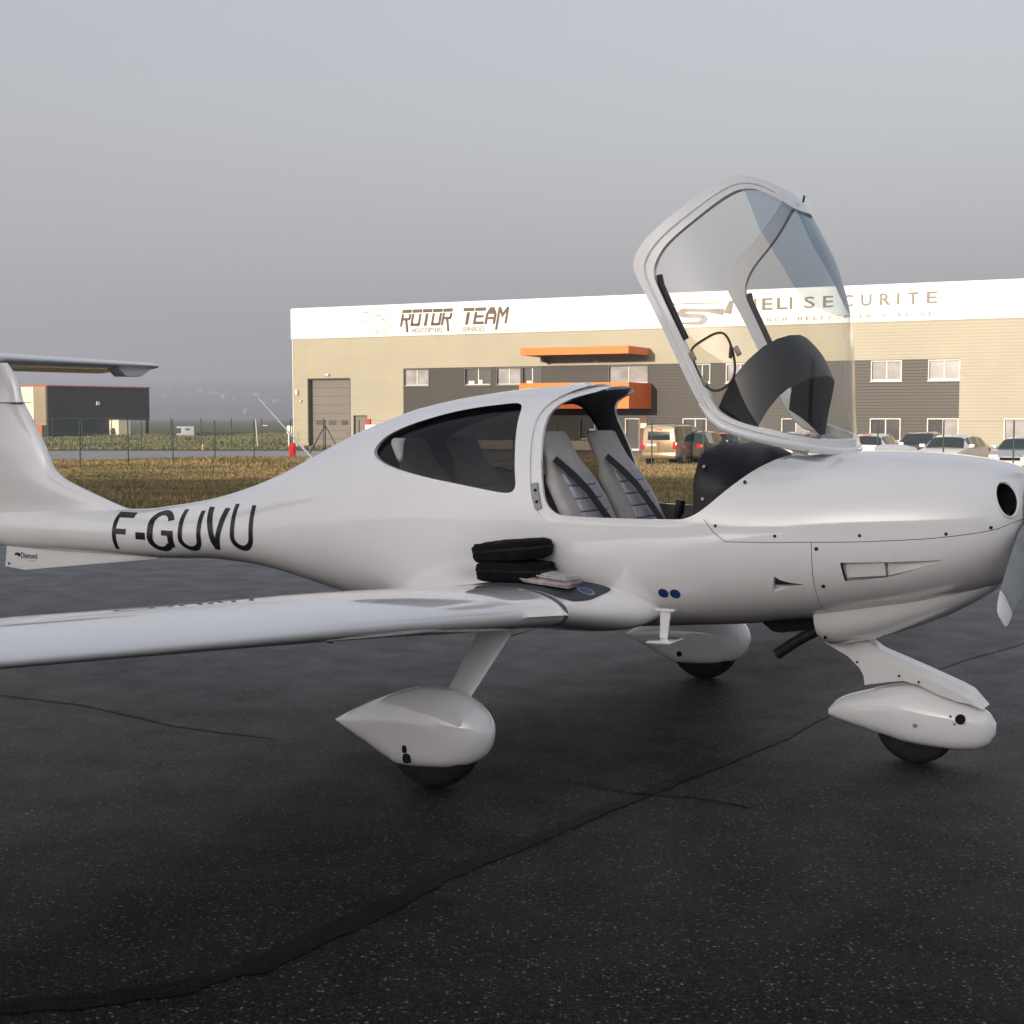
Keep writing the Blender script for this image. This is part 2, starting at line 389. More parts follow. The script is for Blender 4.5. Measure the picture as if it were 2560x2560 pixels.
def shell_obj(name, off0, th, mats):
    part = off0 > 0; NS = len(xs_c) if part else NF
    v0 = fus_verts(off0, True) if part else V_OUT; v1 = fus_verts(off0 + th, part)
    me = bpy.data.meshes.new(name)
    fo = loft_faces(NS, NR, 0, True, False); fi = loft_faces(NS, NR, len(v0), True, True)
    me.from_pydata([(x, -y, z) for x, y, z in v0 + v1], [], fo + fi)
    # orient: outer outwards
    for m_ in mats: me.materials.append(m_)
    mi = np.zeros(len(fo) + len(fi), dtype=np.int32); mi[len(fo):] = 1 if len(mats) > 1 else 0
    me.polygons.foreach_set('material_index', mi)
    o = bpy.data.objects.new(name, me); COL.objects.link(o)
    bm = bmesh.new(); bm.from_mesh(me)
    vol = sum((f.calc_center_median().dot(f.normal)) * f.calc_area() for f in bm.faces if f.index < len(fo))
    c = Vector((-0.2, 0, 1.0)); vol = sum(((f.calc_center_median() - c).dot(f.normal)) * f.calc_area() for f in bm.faces if f.index < len(fo))
    if vol < 0: bmesh.ops.reverse_faces(bm, faces=bm.faces[:])
    bm.to_mesh(me); bm.free()
    return o
# smooth reference surface for normals and for projecting decals
_bm = bmesh.new()
for p in V_OUT: _bm.verts.new((p[0], -p[1], p[2]))
_bm.verts.ensure_lookup_table()
for f in loft_faces(NF, NR, 0, True): _bm.faces.new([_bm.verts[i] for i in f])
bmesh.ops.recalc_face_normals(_bm, faces=_bm.faces[:]); bmesh.ops.triangulate(_bm, faces=_bm.faces[:])
_bm.normal_update(); _bm.verts.ensure_lookup_table(); _bm.faces.ensure_lookup_table()
FUS_BVH = BVHTree.FromBMesh(_bm)
FT = [tuple(v.index for v in f.verts) for f in _bm.faces]; FV = [v.co.copy() for v in _bm.verts]; FN = [v.normal.copy() for v in _bm.verts]
_bm.free()
from mathutils.interpolate import poly_3d_calc
def fix_normals(o):
    me = o.data; me.shade_smooth()
    nn = []
    cache = {}
    fn = [p.normal.copy() for p in me.polygons]
    lp = np.zeros(len(me.loops), dtype=np.int32)
    for p in me.polygons:
        for li in p.loop_indices: lp[li] = p.index
    for li, lo in enumerate(me.loops):
        vi = lo.vertex_index
        if vi not in cache:
            q, nrm, idx, dist = FUS_BVH.find_nearest(me.vertices[vi].co)
            t = FT[idx]; w = poly_3d_calc([FV[k] for k in t], q)
            n_ = FN[t[0]] * w[0] + FN[t[1]] * w[1] + FN[t[2]] * w[2]
            cache[vi] = n_.normalized()
        sn = cache[vi]; d = sn.dot(fn[lp[li]])
        nn.append(sn if d > 0.8 else -sn if d < -0.8 else fn[lp[li]])
    me.normals_split_custom_set([tuple(x) for x in nn])
def prism_obj(poly, y0=-1.5, y1=1.5):
    return MB().prism(poly, y0, y1, 'y').obj('cutter', M_DARK)
def smooth_poly(pts, it=2, keep=()):
    for _ in range(it):
        out = []
        n = len(pts)
        for i in range(n):
            a, b = pts[i], pts[(i + 1) % n]
            out += [(a[0]*.75 + b[0]*.25, a[1]*.75 + b[1]*.25), (a[0]*.25 + b[0]*.75, a[1]*.25 + b[1]*.75)]
        pts = out
    return pts
P_OUT = [(-.062,1.225),(-.035,1.15),(.02,1.098),(.09,1.082),(.72,1.083),(.79,1.10),(.85,1.135),(.95,1.225),(1.05,1.325),(1.11,1.385),(1.15,1.43),(1.2,1.52),(1.2,2.2),(.15,2.2),(.085,1.82),(.04,1.745),(-.03,1.71),(-.085,1.665),(-.115,1.61),(-.115,1.53),(-.092,1.40)]
P_IN = [(-.004,1.245),(.018,1.175),(.06,1.132),(.12,1.114),(.70,1.116),(.765,1.13),(.83,1.17),(.92,1.255),(1.02,1.35),(1.08,1.405),(1.13,1.47),(1.15,1.56),(1.15,2.3),(.26,2.3),(.19,1.77),(.125,1.715),(.065,1.698),(.005,1.678),(-.045,1.643),(-.066,1.60),(-.064,1.54),(-.036,1.40)]
P_CAN = [(-.062,1.075),(-.108,1.13),(-.14,1.217),(-.178,1.39),(-.205,1.52),(-.218,1.585),(-.212,1.64),(-.172,1.695),(-.125,1.722),(-.09,1.739),(-.064,1.753),(-.05,1.80),(-.05,2.2),(1.3,2.2),(1.2,1.5),(1.11,1.42),(1.071,1.39),(1.01,1.33),(.893,1.205),(.802,1.12),(.709,1.076),(.607,1.064),(.368,1.070),(.125,1.072),(0,1.064)]
P_GL = [(.0,1.165),(-.04,1.22),(-.065,1.28),(-.095,1.407),(-.133,1.538),(-.147,1.60),(-.14,1.64),(-.121,1.671),(-.054,1.717),(.006,1.741),(.03,1.77),(.04,1.85),(.05,2.2),(1.2,2.2),(1.1,1.55),(1.06,1.45),(1.045,1.43),(.976,1.36),(.90,1.275),(.835,1.205),(.77,1.15),(.711,1.125),(.6,1.127),(.382,1.132),(.095,1.135),(.04,1.142)]
P_OUT, P_IN, P_GL, P_CAN = (smooth_poly(p) for p in (P_OUT, P_IN, P_GL, P_CAN))
RWP = [(-1.135,1.395),(-1.128,1.44),(-1.085,1.488),(-.986,1.533),(-.853,1.572),(-.694,1.611),(-.531,1.637),(-.367,1.653),(-.275,1.660),(-.236,1.64),(-.222,1.578),(-.183,1.423),(-.164,1.321),(-.148,1.255),(-.162,1.222),(-.217,1.214),(-.377,1.236),(-.546,1.258),(-.724,1.282),(-.916,1.315),(-1.06,1.352)]
P_RW = smooth_poly(RWP, 2)
CUT1 = [(.80,1.175),(.882,1.074),(.941,1.029),(1.10,1.031),(1.329,1.041),(1.52,1.049),(1.712,1.063),(1.83,1.074),(1.932,1.088),(2.02,1.103),(2.081,1.118),(2.21,1.182)]
G = 0.0014
upper = [(x, z + G) for x, z in CUT1] + [(2.4, 1.25), (2.4, 2.2), (.80, 2.2)]
lower = [(1.332 + G, .2), (1.332 + G, 1.041 - G)] + [(x, z - G) for x, z in CUT1 if x > 1.34] + [(2.4, 1.24), (2.4, .2)]
front_all = [(.80 - 2*G, 2.3), (.80 - 2*G, 1.175)] + [(x - 1.2 * G if x < .95 else x, z - G) for x, z in CUT1[1:4]] + [(1.332 - G, 1.041 - G), (1.332 - G, .2), (2.6, .2), (2.6, 2.3)]

NA = [(1.134,.800),(1.160,.880),(1.185,.864),(1.225,.855),(1.288,.848),(1.22,.832)]
def frustum_cut(o, poly, y_out, y_in, poly_in=None):
    """cut a tapering pocket from the starboard side"""
    q = poly_in or poly; n = len(poly)
    v = [(x, y_out, z) for x, z in poly] + [(x, y_in, z) for x, z in q]
    f = [tuple(range(n)), tuple(range(2*n-1, n-1, -1))] + [(i, (i+1) % n, n+(i+1) % n, n+i) for i in range(n)]
    c = mk('cutter', [(x, -y, z) for x, y, z in v], f, M_DARK); bake_bool(o, c, 'DIFFERENCE'); drop(c)
# intake: an upright oval bored into the shoulder of the cowl
def bore(o, c0, axis, a, b, l0, l1):
    ax = Vector(axis).normalized(); up = Vector((0, 0, 1)); sd = ax.cross(up).normalized(); up = sd.cross(ax)
    v = []; n = 28
    for l_ in (l0, l1):
        for k in range(n):
            q = 2*math.pi*k/n; v.append(Vector(c0) + ax*l_ + sd*math.cos(q)*a + up*math.sin(q)*b)
    c = mk('cutter', v, loft_faces(2, n), M_DARK); bake_bool(o, c, 'DIFFERENCE'); drop(c)
def cut_piece(name, mats, ops, off=0.0, th=0.022, parent=None, fix=True, pre=None):
    o = shell_obj(name, off, th, mats)
    if pre: pre(o)
    for poly, op in ops:
        c = prism_obj(poly); bake_bool(o, c, op); drop(c)
    if fix: fix_normals(o)
    o.name = name
    o.parent = parent or PLANE
    return o
FUSE = cut_piece('fuselage', [M_WHITE, M_INT], [(front_all, 'DIFFERENCE'), (P_OUT, 'DIFFERENCE'), (P_RW, 'DIFFERENCE')], fix=False, pre=lambda o: frustum_cut(o, NA, .8, .3))
UPC = cut_piece('upper_cowl', [M_WHITE, M_DARK], [(upper, 'INTERSECT'), (P_OUT, 'DIFFERENCE')], fix=False, pre=lambda o: [bore(o, (2.105, -sg*.305, 1.238), (.72, -sg*.69, 0), .056, .071, -.10, .3) for sg in (1, -1)])
# flange the canopy shuts down on
fl = cut_piece('canopy_flange', [M_WHITE, M_INT], [([(-.2, 1.0), (1.3, 1.0), (1.3, 2.3), (-.2, 2.3)], 'INTERSECT'), (P_IN, 'DIFFERENCE'), (smooth_poly([(-.12,1.22),(-.09,1.10),(0,1.05),(.08,1.045),(.72,1.045),(.83,1.06),(.98,1.17),(1.12,1.32),(1.3,1.4),(1.3,2.3),(.05,2.3),(.03,1.82),(-.05,1.745),(-.14,1.70),(-.175,1.62),(-.175,1.52),(-.15,1.4)], 2), 'INTERSECT')], off=0.012, th=0.016, parent=FUSE)
LOC = shell_obj('lower_cowl', 0, 0.022, [M_WHITE, M_DARK])
c = prism_obj(lower); bake_bool(LOC, c, 'INTERSECT'); drop(c)
SC = [(1.454,.956),(1.66,.966),(1.869,.981),(1.76,.936),(1.642,.898),(1.467,.874)]
frustum_cut(LOC, SC, .8, .3)
fix_normals(FUSE)
fix_normals(UPC); fix_normals(LOC); LOC.parent = PLANE
for sg in (1, -1):   # duct lip and dark throat behind each intake
    ax = Vector((.72, sg*.69, 0)).normalized(); c0 = Vector((2.105, sg*.305, 1.238)); sd = Vector((ax.y, -ax.x, 0)); n = 28; v = []
    for l_, s_ in ((-.030, 1.03), (-.05, 1.0), (-.10, .92), (-.17, .8)):
        for k in range(n):
            q = 2*math.pi*k/n; v.append(c0 + ax*l_ + sd*math.cos(q)*.056*s_ + Vector((0, 0, math.sin(q)*.071*s_)))
    f = loft_faces(4, n, cap=False) + [tuple(range(3*n, 4*n))]
    pk('intake_duct', v, f, M_DARK, UPC)
    tor = []
    for k in range(29):
        q = 2*math.pi*k/28; p = c0 + sd*math.cos(q)*.058 + Vector((0, 0, math.sin(q)*.073)); d_ = Vector((-ax.x, ax.y, 0))
        h_ = FUS_BVH.ray_cast(Vector((p.x, -p.y, p.z)) + Vector((ax.x, -ax.y, 0))*.3, d_)
        tor.append((h_[0].x, -h_[0].y, h_[0].z) if h_[0] is not None else tuple(p))
    pmb(MB().tube(tor, .006, 8, False), 'intake_lip', M_WHITE, UPC, smooth=True)
# inner floors of the side scoops, ramping from flush at the nose end to deep at the back
def yside(x, z):
    r = FUS_BVH.ray_cast(Vector((x, -3, z)), Vector((0, 1, 0)))
    return -r[0].y if r[0] is not None else 0.5
def ramp(name, pts, parent, m=M_WHITE):
    v = [(x, yside(x, z) - d, z) for x, z, d in pts]
    n = len(v); v2 = v + [(x, y - .004, z) for x, y, z in v]
    f = [tuple(range(n)), tuple(range(2*n-1, n-1, -1))] + [(i, (i+1) % n, n+(i+1) % n, n+i) for i in range(n)]
    return pk(name, v2, f, m, parent, smooth=False)
ramp('scoop_ramp', [(1.645,.905,.02),(1.645,.962,.03),(1.865,.978,.004),(1.76,.938,.006)], LOC)
ramp('scoop_flap', [(1.476,.888,.016),(1.470,.953,.022),(1.636,.963,.010),(1.640,.905,.006)], LOC)
ramp('scoop_floor', [(1.44,.85,.034),(1.44,.97,.034),(1.66,.985,.036),(1.66,.87,.03)], LOC)
ramp('scoop_ramp', [(1.13,.800,.012),(1.135,.834,.06),(1.285,.846,.012),(1.22,.835,.008)], FUSE)

# smoked rear windows, both sides, cut from a thin inner shell so that they fill the holes
_c = (-.6, 1.44); RWB = smooth_poly([(x + (.018 if x > _c[0] else -.018), z + (.016 if z > _c[1] else -.016)) for x, z in RWP], 2)
rw = cut_piece('rear_window', [M_RWIN], [(RWB, 'INTERSECT')], off=0.024, th=0.005, parent=FUSE)

# ---- wing
def airfoil(n=26, t=0.16, camb=0.025, pc=0.4):
    b = 0.5 * (1 - np.cos(np.linspace(0, math.pi, n)))
    yt = 5*t*(0.2969*np.sqrt(b) - 0.1260*b - 0.3516*b**2 + 0.2843*b**3 - 0.1030*b**4)
    yc = np.where(b < pc, camb/pc**2*(2*pc*b - b*b), camb/(1-pc)**2*(1-2*pc+2*pc*b-b*b))
    up = [(x, c+y) for x, c, y in zip(b, yc, yt)]; lo = [(x, c-y) for x, c, y in zip(b, yc, yt)]
    return up[::-1] + lo[1:-1]          # trailing edge -> top -> nose -> bottom
def wing_section(y, xle, ch, zle, t, inc, camb=0.025, grow=0.0):
    a = R(inc); out = []
    for x, z in airfoil(30, t, camb):
        X, Z = -x*ch, z*ch
        if grow:
            cx, cz = -0.4*ch, 0.0; d = math.hypot(X-cx, (Z-cz)*3) or 1
            X += grow*(X-cx)/d; Z += grow*np.sign(Z-.02*ch)
        out.append((xle + X*math.cos(a) - 0*Z, y, zle + Z*math.cos(a) + X*math.sin(a)))
    return out
DI = math.tan(R(5.0))
def wz(y): return .700 + (y - .9)*DI
WST = [(.0,.58,1.45,.70,.09,1.5),(.30,.60,1.55,.69,.12,1.8),(.42,.595,1.60,.672,.155,2.4),(.52,.545,1.54,.670,.165,2.6),(.60,.485,1.46,.676,.165,2.8),(.68,.43,1.385,.682,.164,2.9),(.78,.375,1.315,.690,.162,3),
       (.90,.345,1.27,.700,.160,3),(1.5,.335,1.225,wz(1.5),.158,3),(2.2,.32,1.16,wz(2.2)-.004,.145,2.3),(3.0,.305,1.07,wz(3)-.018,.122,1.6),(4.0,.285,.99,wz(4)-.034,.104,.9),(4.6,.27,.95,wz(4.6)-.038,.102,.8),(5.55,.25,.87,wz(5.55)-.022,.108,.8),(5.75,.235,.80,wz(5.75)-.006,.115,.8),
       (5.88,.20,.70,wz(5.88)+.03,.13,1.5)]
def wing(sg):
    ys_ = [w[0] for w in WST]
    q = np.concatenate([np.linspace(0, .5, 4), np.linspace(.52, 1.0, 16), np.linspace(1.1, 5.5, 26), np.linspace(5.55, 5.88, 8)])
    rows = [wing_section(y, *[float(pchip(ys_, [w[k] for w in WST], [y])[0]) for k in (1, 2, 3, 4, 5)]) for y in q]
    # blended winglet, the sections canted upright
    for yy, zz, xle, ch, cant in ((5.94,wz(5.88)+.06,.15,.60,40),(5.965,wz(5.88)+.11,.10,.50,65),(5.98,1.27,.13,.42,80),(5.988,1.325,.075,.36,83),(5.99,1.348,-.03,.20,84)):
        ca = R(cant); row = []
        for x, z in airfoil(30, .09, 0.0):
            row.append((xle - x*ch, yy - z*ch*math.sin(ca), zz + z*ch*math.cos(ca)))
        rows.append(row)
    n = len(rows[0]); v = [(x, y*sg, z) for r_ in rows for x, y, z in r_]
    return pk('wing', v, loft_faces(len(rows), n), M_WHITE, sharp=50), rows
W_R, wrows = wing(1); W_L, _ = wing(-1)
tag(W_R, 'starboard wing with grey walkway panel')
def wing_strip(y0, y1, m, name, parent, k0=0, k1=None):
    ys_ = [w[0] for w in WST]; rows = []
    for y in (y0, y1):
        p = [float(pchip(ys_, [w[k] for w in WST], [y])[0]) for k in (1, 2, 3, 4, 5)]
        rows.append(wing_section(y, *p, grow=0.0022))
    n = len(rows[0]); k1 = k1 or n
    v = rows[0][k0:k1] + rows[1][k0:k1]; c = k1 - k0
    return pk(name, v, [(i, i+1, c+i+1, c+i) for i in range(c-1)], m, parent)
wing_strip(.935, .970, M_GREYBAND, 'joint_band', W_R, 2, 44)

def bvh_of(o):
    bm = bmesh.new(); bm.from_mesh(o.data); bmesh.ops.triangulate(bm, faces=bm.faces[:]); t = BVHTree.FromBMesh(bm); bm.free(); return t
WBVH = bvh_of(W_R)
def wing_top(x, y):
    r = WBVH.ray_cast(Vector((x, -y, 3)), Vector((0, 0, -1))); return r[0].z if r[0] is not None else .7
def wing_bot(x, y):
    r = WBVH.ray_cast(Vector((x, -y, -1)), Vector((0, 0, 1))); return r[0].z if r[0] is not None else .6
def wing_decal(name, poly, m, parent, dz=.0025, step=.03):
    xs_ = [p[0] for p in poly]; ys_ = [p[1] for p in poly]
    bm = bmesh.new(); bm.faces.new([bm.verts.new((x, y, 0)) for x, y in poly])
    for ax, lo, hi in ((0, min(xs_), max(xs_)), (1, min(ys_), max(ys_))):
        for c in np.arange(lo + step, hi, step):
            no = Vector((1, 0, 0)) if ax == 0 else Vector((0, 1, 0)); co = no * c
            bmesh.ops.bisect_plane(bm, geom=bm.verts[:] + bm.edges[:] + bm.faces[:], plane_co=co, plane_no=no)
    bm.verts.index_update(); bm.verts.ensure_lookup_table()
    v = [(p.co.x, p.co.y, wing_top(p.co.x, p.co.y) + dz) for p in bm.verts]; f = [[q.index for q in p.verts] for p in bm.faces]; bm.free()
    return pk(name, v, f, m, parent)
wing_decal('walkway', [(.235,.905),(.262,.90),(.315,.84),(.355,.72),(.375,.60),(.375,.565),(.36,.55),(.2,.54),(-.1,.545),(-.55,.56),(-.55,.89),(-.1,.90),(.15,.905)], M_WALK, W_R)
def disc_pts(cx, cy, rx, ry, n=20): return [(cx + rx*math.cos(2*math.pi*k/n), cy + ry*math.sin(2*math.pi*k/n)) for k in range(n)]
wing_decal('step_sticker', disc_pts(.298, .68, .045, .035), mat('sticker_rim', (.25,.36,.5), .4), W_R, .0040)
wing_decal('step_sticker', disc_pts(.298, .68, .036, .027), M_BLUE, W_R, .0052)
# stall strip on the leading edge by the joint
st = MB(); zc = [(.362 - .0*(y-.98), y, wz(y)+.012) for y in (.985, 1.33)]
st.add([(.335,.985,wz(.985)+.03),(.375,.985,wz(.985)+.0),(.33,.985,wz(.985)-.01),(.33,1.33,wz(1.33)+.03),(.368,1.33,wz(1.33)+.002),(.325,1.33,wz(1.33)-.01)],
       [(0,1,2),(5,4,3),(0,3,4,1),(1,4,5,2),(2,5,3,0)])
pmb(st, 'stall_strip', M_WHITE, W_R)
for y in (2.35, 3.15):
    pmb(MB().tube([(.1, y, wing_bot(.1, y)+.01), (.1, y, wing_bot(.1, y)-.010)], .012, 10), 'fuel_drain', M_GREYMET, W_R)

# ---- fin, ventral fin, tailplane
def fin_section(z, xle, xte, t):
    ch = xle - xte
    return [(xle - x*ch, y*ch*t/.12, z) for x, y in airfoil(24, .12, 0.0)]
fz = [(.86,-2.95,-5.35,.035),(.97,-3.12,-5.36,.04),(1.015,-3.35,-5.35,.045),(1.06,-3.51,-5.33,.055),(1.10,-3.64,-5.31,.065),(1.14,-3.765,-5.29,.075),(1.19,-3.90,-5.26,.09),(1.25,-3.985,-5.24,.10),(1.4,-4.07,-5.20,.11),(1.683,-4.268,-5.12,.115),(1.70,-4.28,-5.11,.115),(1.82,-4.31,-5.08,.115),(1.95,-4.42,-5.05,.11)]
fq = np.concatenate([np.linspace(.86, 1.25, 22), np.linspace(1.28, 1.95, 14)])
rows = [fin_section(z, *[float(pchip([f[0] for f in fz], [f[k] for f in fz], [z])[0]) for k in (1, 2, 3)]) for z in fq]
FIN = pk('fin', [p for r_ in rows for p in r_], loft_faces(len(rows), len(rows[0])), M_WHITE, sharp=45)
pmb(MB().box(-4.9, -4.262, -.056, .056, 1.682, 1.686), 'fin_joint', M_SCREW, FIN)
vent = [(-3.05,.735),(-3.05,.704),(-4.28,.566),(-4.474,.581),(-4.455,.70),(-4.45,.76)]
VEN = pmb(MB().prism(vent, -.012, .012), 'ventral_fin', M_WHITE, bevel=.004)
pmb(MB().tube([(-4.43, .0, .602), (-4.43, .017, .602)], .008, 12), 'tie_hole', M_DARK, VEN)
def tail_half():
    v = []; rows = []
    for y, xle, ch, t in ((-1.66,-4.70,.50,.06),(-1.655,-4.655,.60,.09),(-1.60,-4.62,.66,.10),(-.3,-4.50,.76,.11),(0,-4.46,.78,.11),(.3,-4.50,.76,.11),(1.60,-4.62,.66,.10),(1.655,-4.655,.60,.09),(1.66,-4.70,.50,.06)):
        rows.append([(xle - x*ch, y, 1.985 + z*ch - max(0, x - .55)*ch*.17) for x, z in airfoil(24, t, -.0)])
    return [p for r_ in rows for p in r_], loft_faces(len(rows), len(rows[0]))
v_, f_ = tail_half(); TAIL = pk('tailplane', v_, f_, M_WHITE, sharp=50)
for sg in (1, -1):
    pmb(MB().prism([(sg*1.235,1.965),(sg*1.321,1.896),(sg*1.474,1.898),(sg*1.64,1.985)], -4.80, -4.67, 'x'), 'elevator_horn', M_WHITE, TAIL, bevel=.006)

# ---- antenna, roof fitting, step, exhaust
ANT = pmb(MB().prism([(-1.90,1.32),(-1.862,1.352),(-1.815,1.345),(-1.77,1.36)], -.012, .012), 'antenna_base', M_WHITE, FUSE)
pmb(MB().tube([(-1.84, 0, 1.345), (-2.245, 0, 1.70)], [.006, .003], 6), 'whip_antenna', M_WHITE, FUSE)
pmb(MB().prism([(-.15,1.735),(-.128,1.762),(-.045,1.765),(-.02,1.74)], -.035, .035), 'roof_antenna', M_WHITE, FUSE, bevel=.008)
STP = MB().prism([(.648,.60+.11),(.70,.60+.11),(.683,.575),(.645,.575)], .60, .612, 'y')
STEP = pmb(STP, 'boarding_step', M_WHITE, bevel=.003)
pmb(MB().box(.628, .72, .585, .625, .702, .713), 'step_mount', M_WHITE, STEP, bevel=.003)
pmb(MB().prism([(.612,.566),(.63,.574),(.735,.577),(.745,.571),(.735,.565),(.63,.562)], .55, .70, 'y'), 'step_plate', M_WHITE, STEP, bevel=.003)
EXH = pmb(MB().tube([(1.40,.12,.66),(1.29,.15,.625),(1.18,.16,.565),(1.12,.16,.525),(1.045,.16,.470)], .026, 14), 'exhaust_pipe', M_EXH, smooth=True)

# ---- radiator duct under the nose
def duct():
    P = [(2.06,.90,.16,.10),(2.0,.815,.20,.12),(1.93,.765,.23,.14),(1.82,.70,.265,.17),(1.70,.645,.285,.19),(1.58,.598,.295,.21),(1.45,.556,.30,.23),(1.35,.530,.30,.25),(1.30,.527,.30,.25),(1.262,.545,.298,.24)]
    rows = []
    for x, zb, hw, h in P:
        rows.append([(x, y, z) for y, z in super_ring(hw, zb + h, zb + h + .12, zb, 2.2, 3.0, 40)])
    inner = [[(x, y*.95, z + (.012 if z < 1 else 0)) for x, y, z in r_] for r_ in rows]
    v = [p for r_ in rows for p in r_] + [p for r_ in inner for p in r_]
    n = 40; N = len(rows)
    f = loft_faces(N, n, 0, False) + loft_faces(N, n, N*n, False, True)
    f += [(((N-1)*n+k), ((N-1)*n+(k+1) % n), (2*N-1)*n+(k+1) % n, (2*N-1)*n+k) for k in range(n)]
    f += [tuple(range(n))]
    return v, f
v_, f_ = duct(); DUCT = pk('radiator_duct', v_, f_, M_WHITE)
pmb(MB().box(1.30, 1.31, -.25, .25, .575, .93), 'duct_shade_plate', M_DARK, DUCT)  # black plate across the duct mouth, standing in for the shade inside
BSHADE = pmb(MB().prism([(.93,.64),(1.02,.575),(1.06,.572),(1.22,.60),(1.45,.60),(1.45,.72),(.93,.70)], -.16, .16), 'belly_shade_block', M_DARK, bevel=.01)  # block under the belly, the underside's shade put into its near-black colour

# ---- landing gear
def lathe(prof, n, axis_y, cx, cz, zmax=9):
    v = []
    for (r_, yy) in prof:
        for k in range(n):
            a = 2*math.pi*k/n; v.append((cx + r_*math.cos(a), axis_y + yy, min(cz + r_*math.sin(a), zmax)))
    return v, loft_faces(len(prof), n)
TY = [(.09,-.068),(.15,-.075),(.185,-.073),(.205,-.058),(.214,-.035),(.217,0),(.214,.035),(.205,.058),(.185,.073),(.15,.075),(.09,.068)]
def xloft(P, n=40, y0=0.0):
    rows = [[(x, y + y0, z) for y, z in super_ring(hw, zm, zt, zb, nu, nl, n)] for x, zt, zb, hw, zm, nu, nl in P]
    return [p for r_ in rows for p in r_], loft_faces(len(rows), n)
def dense(P, m=44):
    xs_ = [p[0] for p in P]; t = np.linspace(0, 1, m); q = xs_[0] + (xs_[-1] - xs_[0]) * (0.5 - 0.5*np.cos(t*math.pi))
    return [tuple([float(x)] + [float(pchip(xs_, [p[k] for p in P], [x])[0]) for k in range(1, 7)]) for x in q]
MAINF = [(-.54,.236,.228,.006,.232,2,2),(-.48,.270,.200,.030,.235,2,2),(-.35,.332,.146,.068,.24,2,2.2),(-.22,.386,.092,.096,.25,2,2.6),(-.17,.404,.082,.104,.25,2,3.5),(-.05,.428,.088,.115,.25,2,4),(.06,.430,.098,.118,.25,2,4),(.15,.408,.110,.110,.255,2,3),(.22,.370,.140,.090,.258,2,2.4),(.262,.325,.185,.060,.258,2,2),(.284,.275,.24,.016,.258,2,2)]
def main_gear(sg):
    yw = 1.485*sg
    v, f = lathe(TY, 40, yw, -.01, .215, .33); t = pk('main_tyre', v, f, M_RUBBER)
    v, f = lathe([(.0,-.05),(.095,-.05),(.095,.05),(.0,.05)], 24, yw, -.01, .212); pk('wheel_rim', v, f, M_GREYMET, t, sharp=30)
    v, f = xloft(dense(MAINF), 40, yw); F_ = pk('wheel_fairing', v, f, M_WHITE)
    if sg > 0:
        for (x, z, rx, rz) in ((-.092,.172,.012,.017),(-.082,.133,.019,.021)):
            y = yw + .104
            v = [(x + rx*math.copysign(abs(math.cos(a))**.7, math.cos(a)), yy, z + rz*math.copysign(abs(math.sin(a))**.7, math.sin(a))) for yy in (y - .02, y + .0095) for a in np.linspace(0, 2*math.pi, 20, endpoint=False)]
            pk('valve_hole', v, loft_faces(2, 20), M_DARK, F_, sharp=30)
    else:
        pmb(MB().tube([(x_, yw + .09, z_) for x_, z_ in ((-.13,.15),(-.13,.15001))] if 0 else [(-.13,yw+.09,.15),(-.13,yw+.108,.15)], .018, 12), 'valve_hole', M_DARK, F_)
    # spring leg with its streamlined cuff
    rows = []
    for s_ in np.linspace(0, 1, 10):
        y = (1.05 + (1.44 - 1.05)*s_)*sg; z = .70 + (.37 - .70)*s_; ch = .185 + (.125 - .185)*s_; xc = .085 - .02*s_
        nv = Vector((0, .33*sg, .39)).normalized()
        rows.append([(xc + ch/2 - x*ch, y + t*ch*2.2*nv.y*.9, z + t*ch*2.2*nv.z*.9) for x, t in airfoil(14, .12, 0)])
    G_ = pk('gear_leg', [p for r_ in rows for p in r_], loft_faces(10, len(rows[0])), M_WHITE, sharp=50)
    pmb(MB().prism([(.02,.66),(.20,.655),(.22,.635),(.12,.60),(.05,.61)], .98*sg, 1.14*sg, 'y'), 'leg_cuff', M_WHITE, G_, bevel=.015)
    return F_
main_gear(1); main_gear(-1)
v, f = lathe([(r_*.86, y*.9) for r_, y in TY], 36, 0, 1.665, .184, .27); NT = pk('nose_tyre', v, f, M_RUBBER)
v, f = lathe([(.0,-.045),(.08,-.045),(.08,.045),(.0,.045)], 24, 0, 1.665, .184); pk('wheel_rim', v, f, M_GREYMET, NT, sharp=30)
NOSEF = [(1.262,.222,.175,.050,.20,2.4,2.4),(1.30,.262,.160,.062,.21,2.2,2.2),(1.44,.316,.128,.088,.215,2.2,2.4),(1.56,.352,.102,.102,.22,2.1,2.6),(1.64,.364,.092,.110,.22,2,3),(1.74,.345,.084,.112,.22,2,3),(1.84,.312,.082,.105,.215,2.2,2.8),(1.93,.290,.090,.088,.205,2.2,2.4),(1.985,.262,.115,.060,.20,2.2,2.2),(2.018,.218,.165,.018,.195,2,2)]
v, f = xloft(dense(NOSEF), 40); NF_ = pk('nose_fairing', v, f, M_WHITE)
for x, z, r_, m_ in ((1.882,.238,.022,M_DARK),(1.84,.247,.007,M_STEEL),(1.858,.215,.007,M_STEEL),(1.686,.192,.010,M_STEEL)):
    y = .098 if x > 1.8 else .112
    pmb(MB().tube([(x, y-.02, z), (x, y + .006, z)], r_, 16), 'axle_hole' if m_ is M_DARK else 'bolt', m_, NF_)
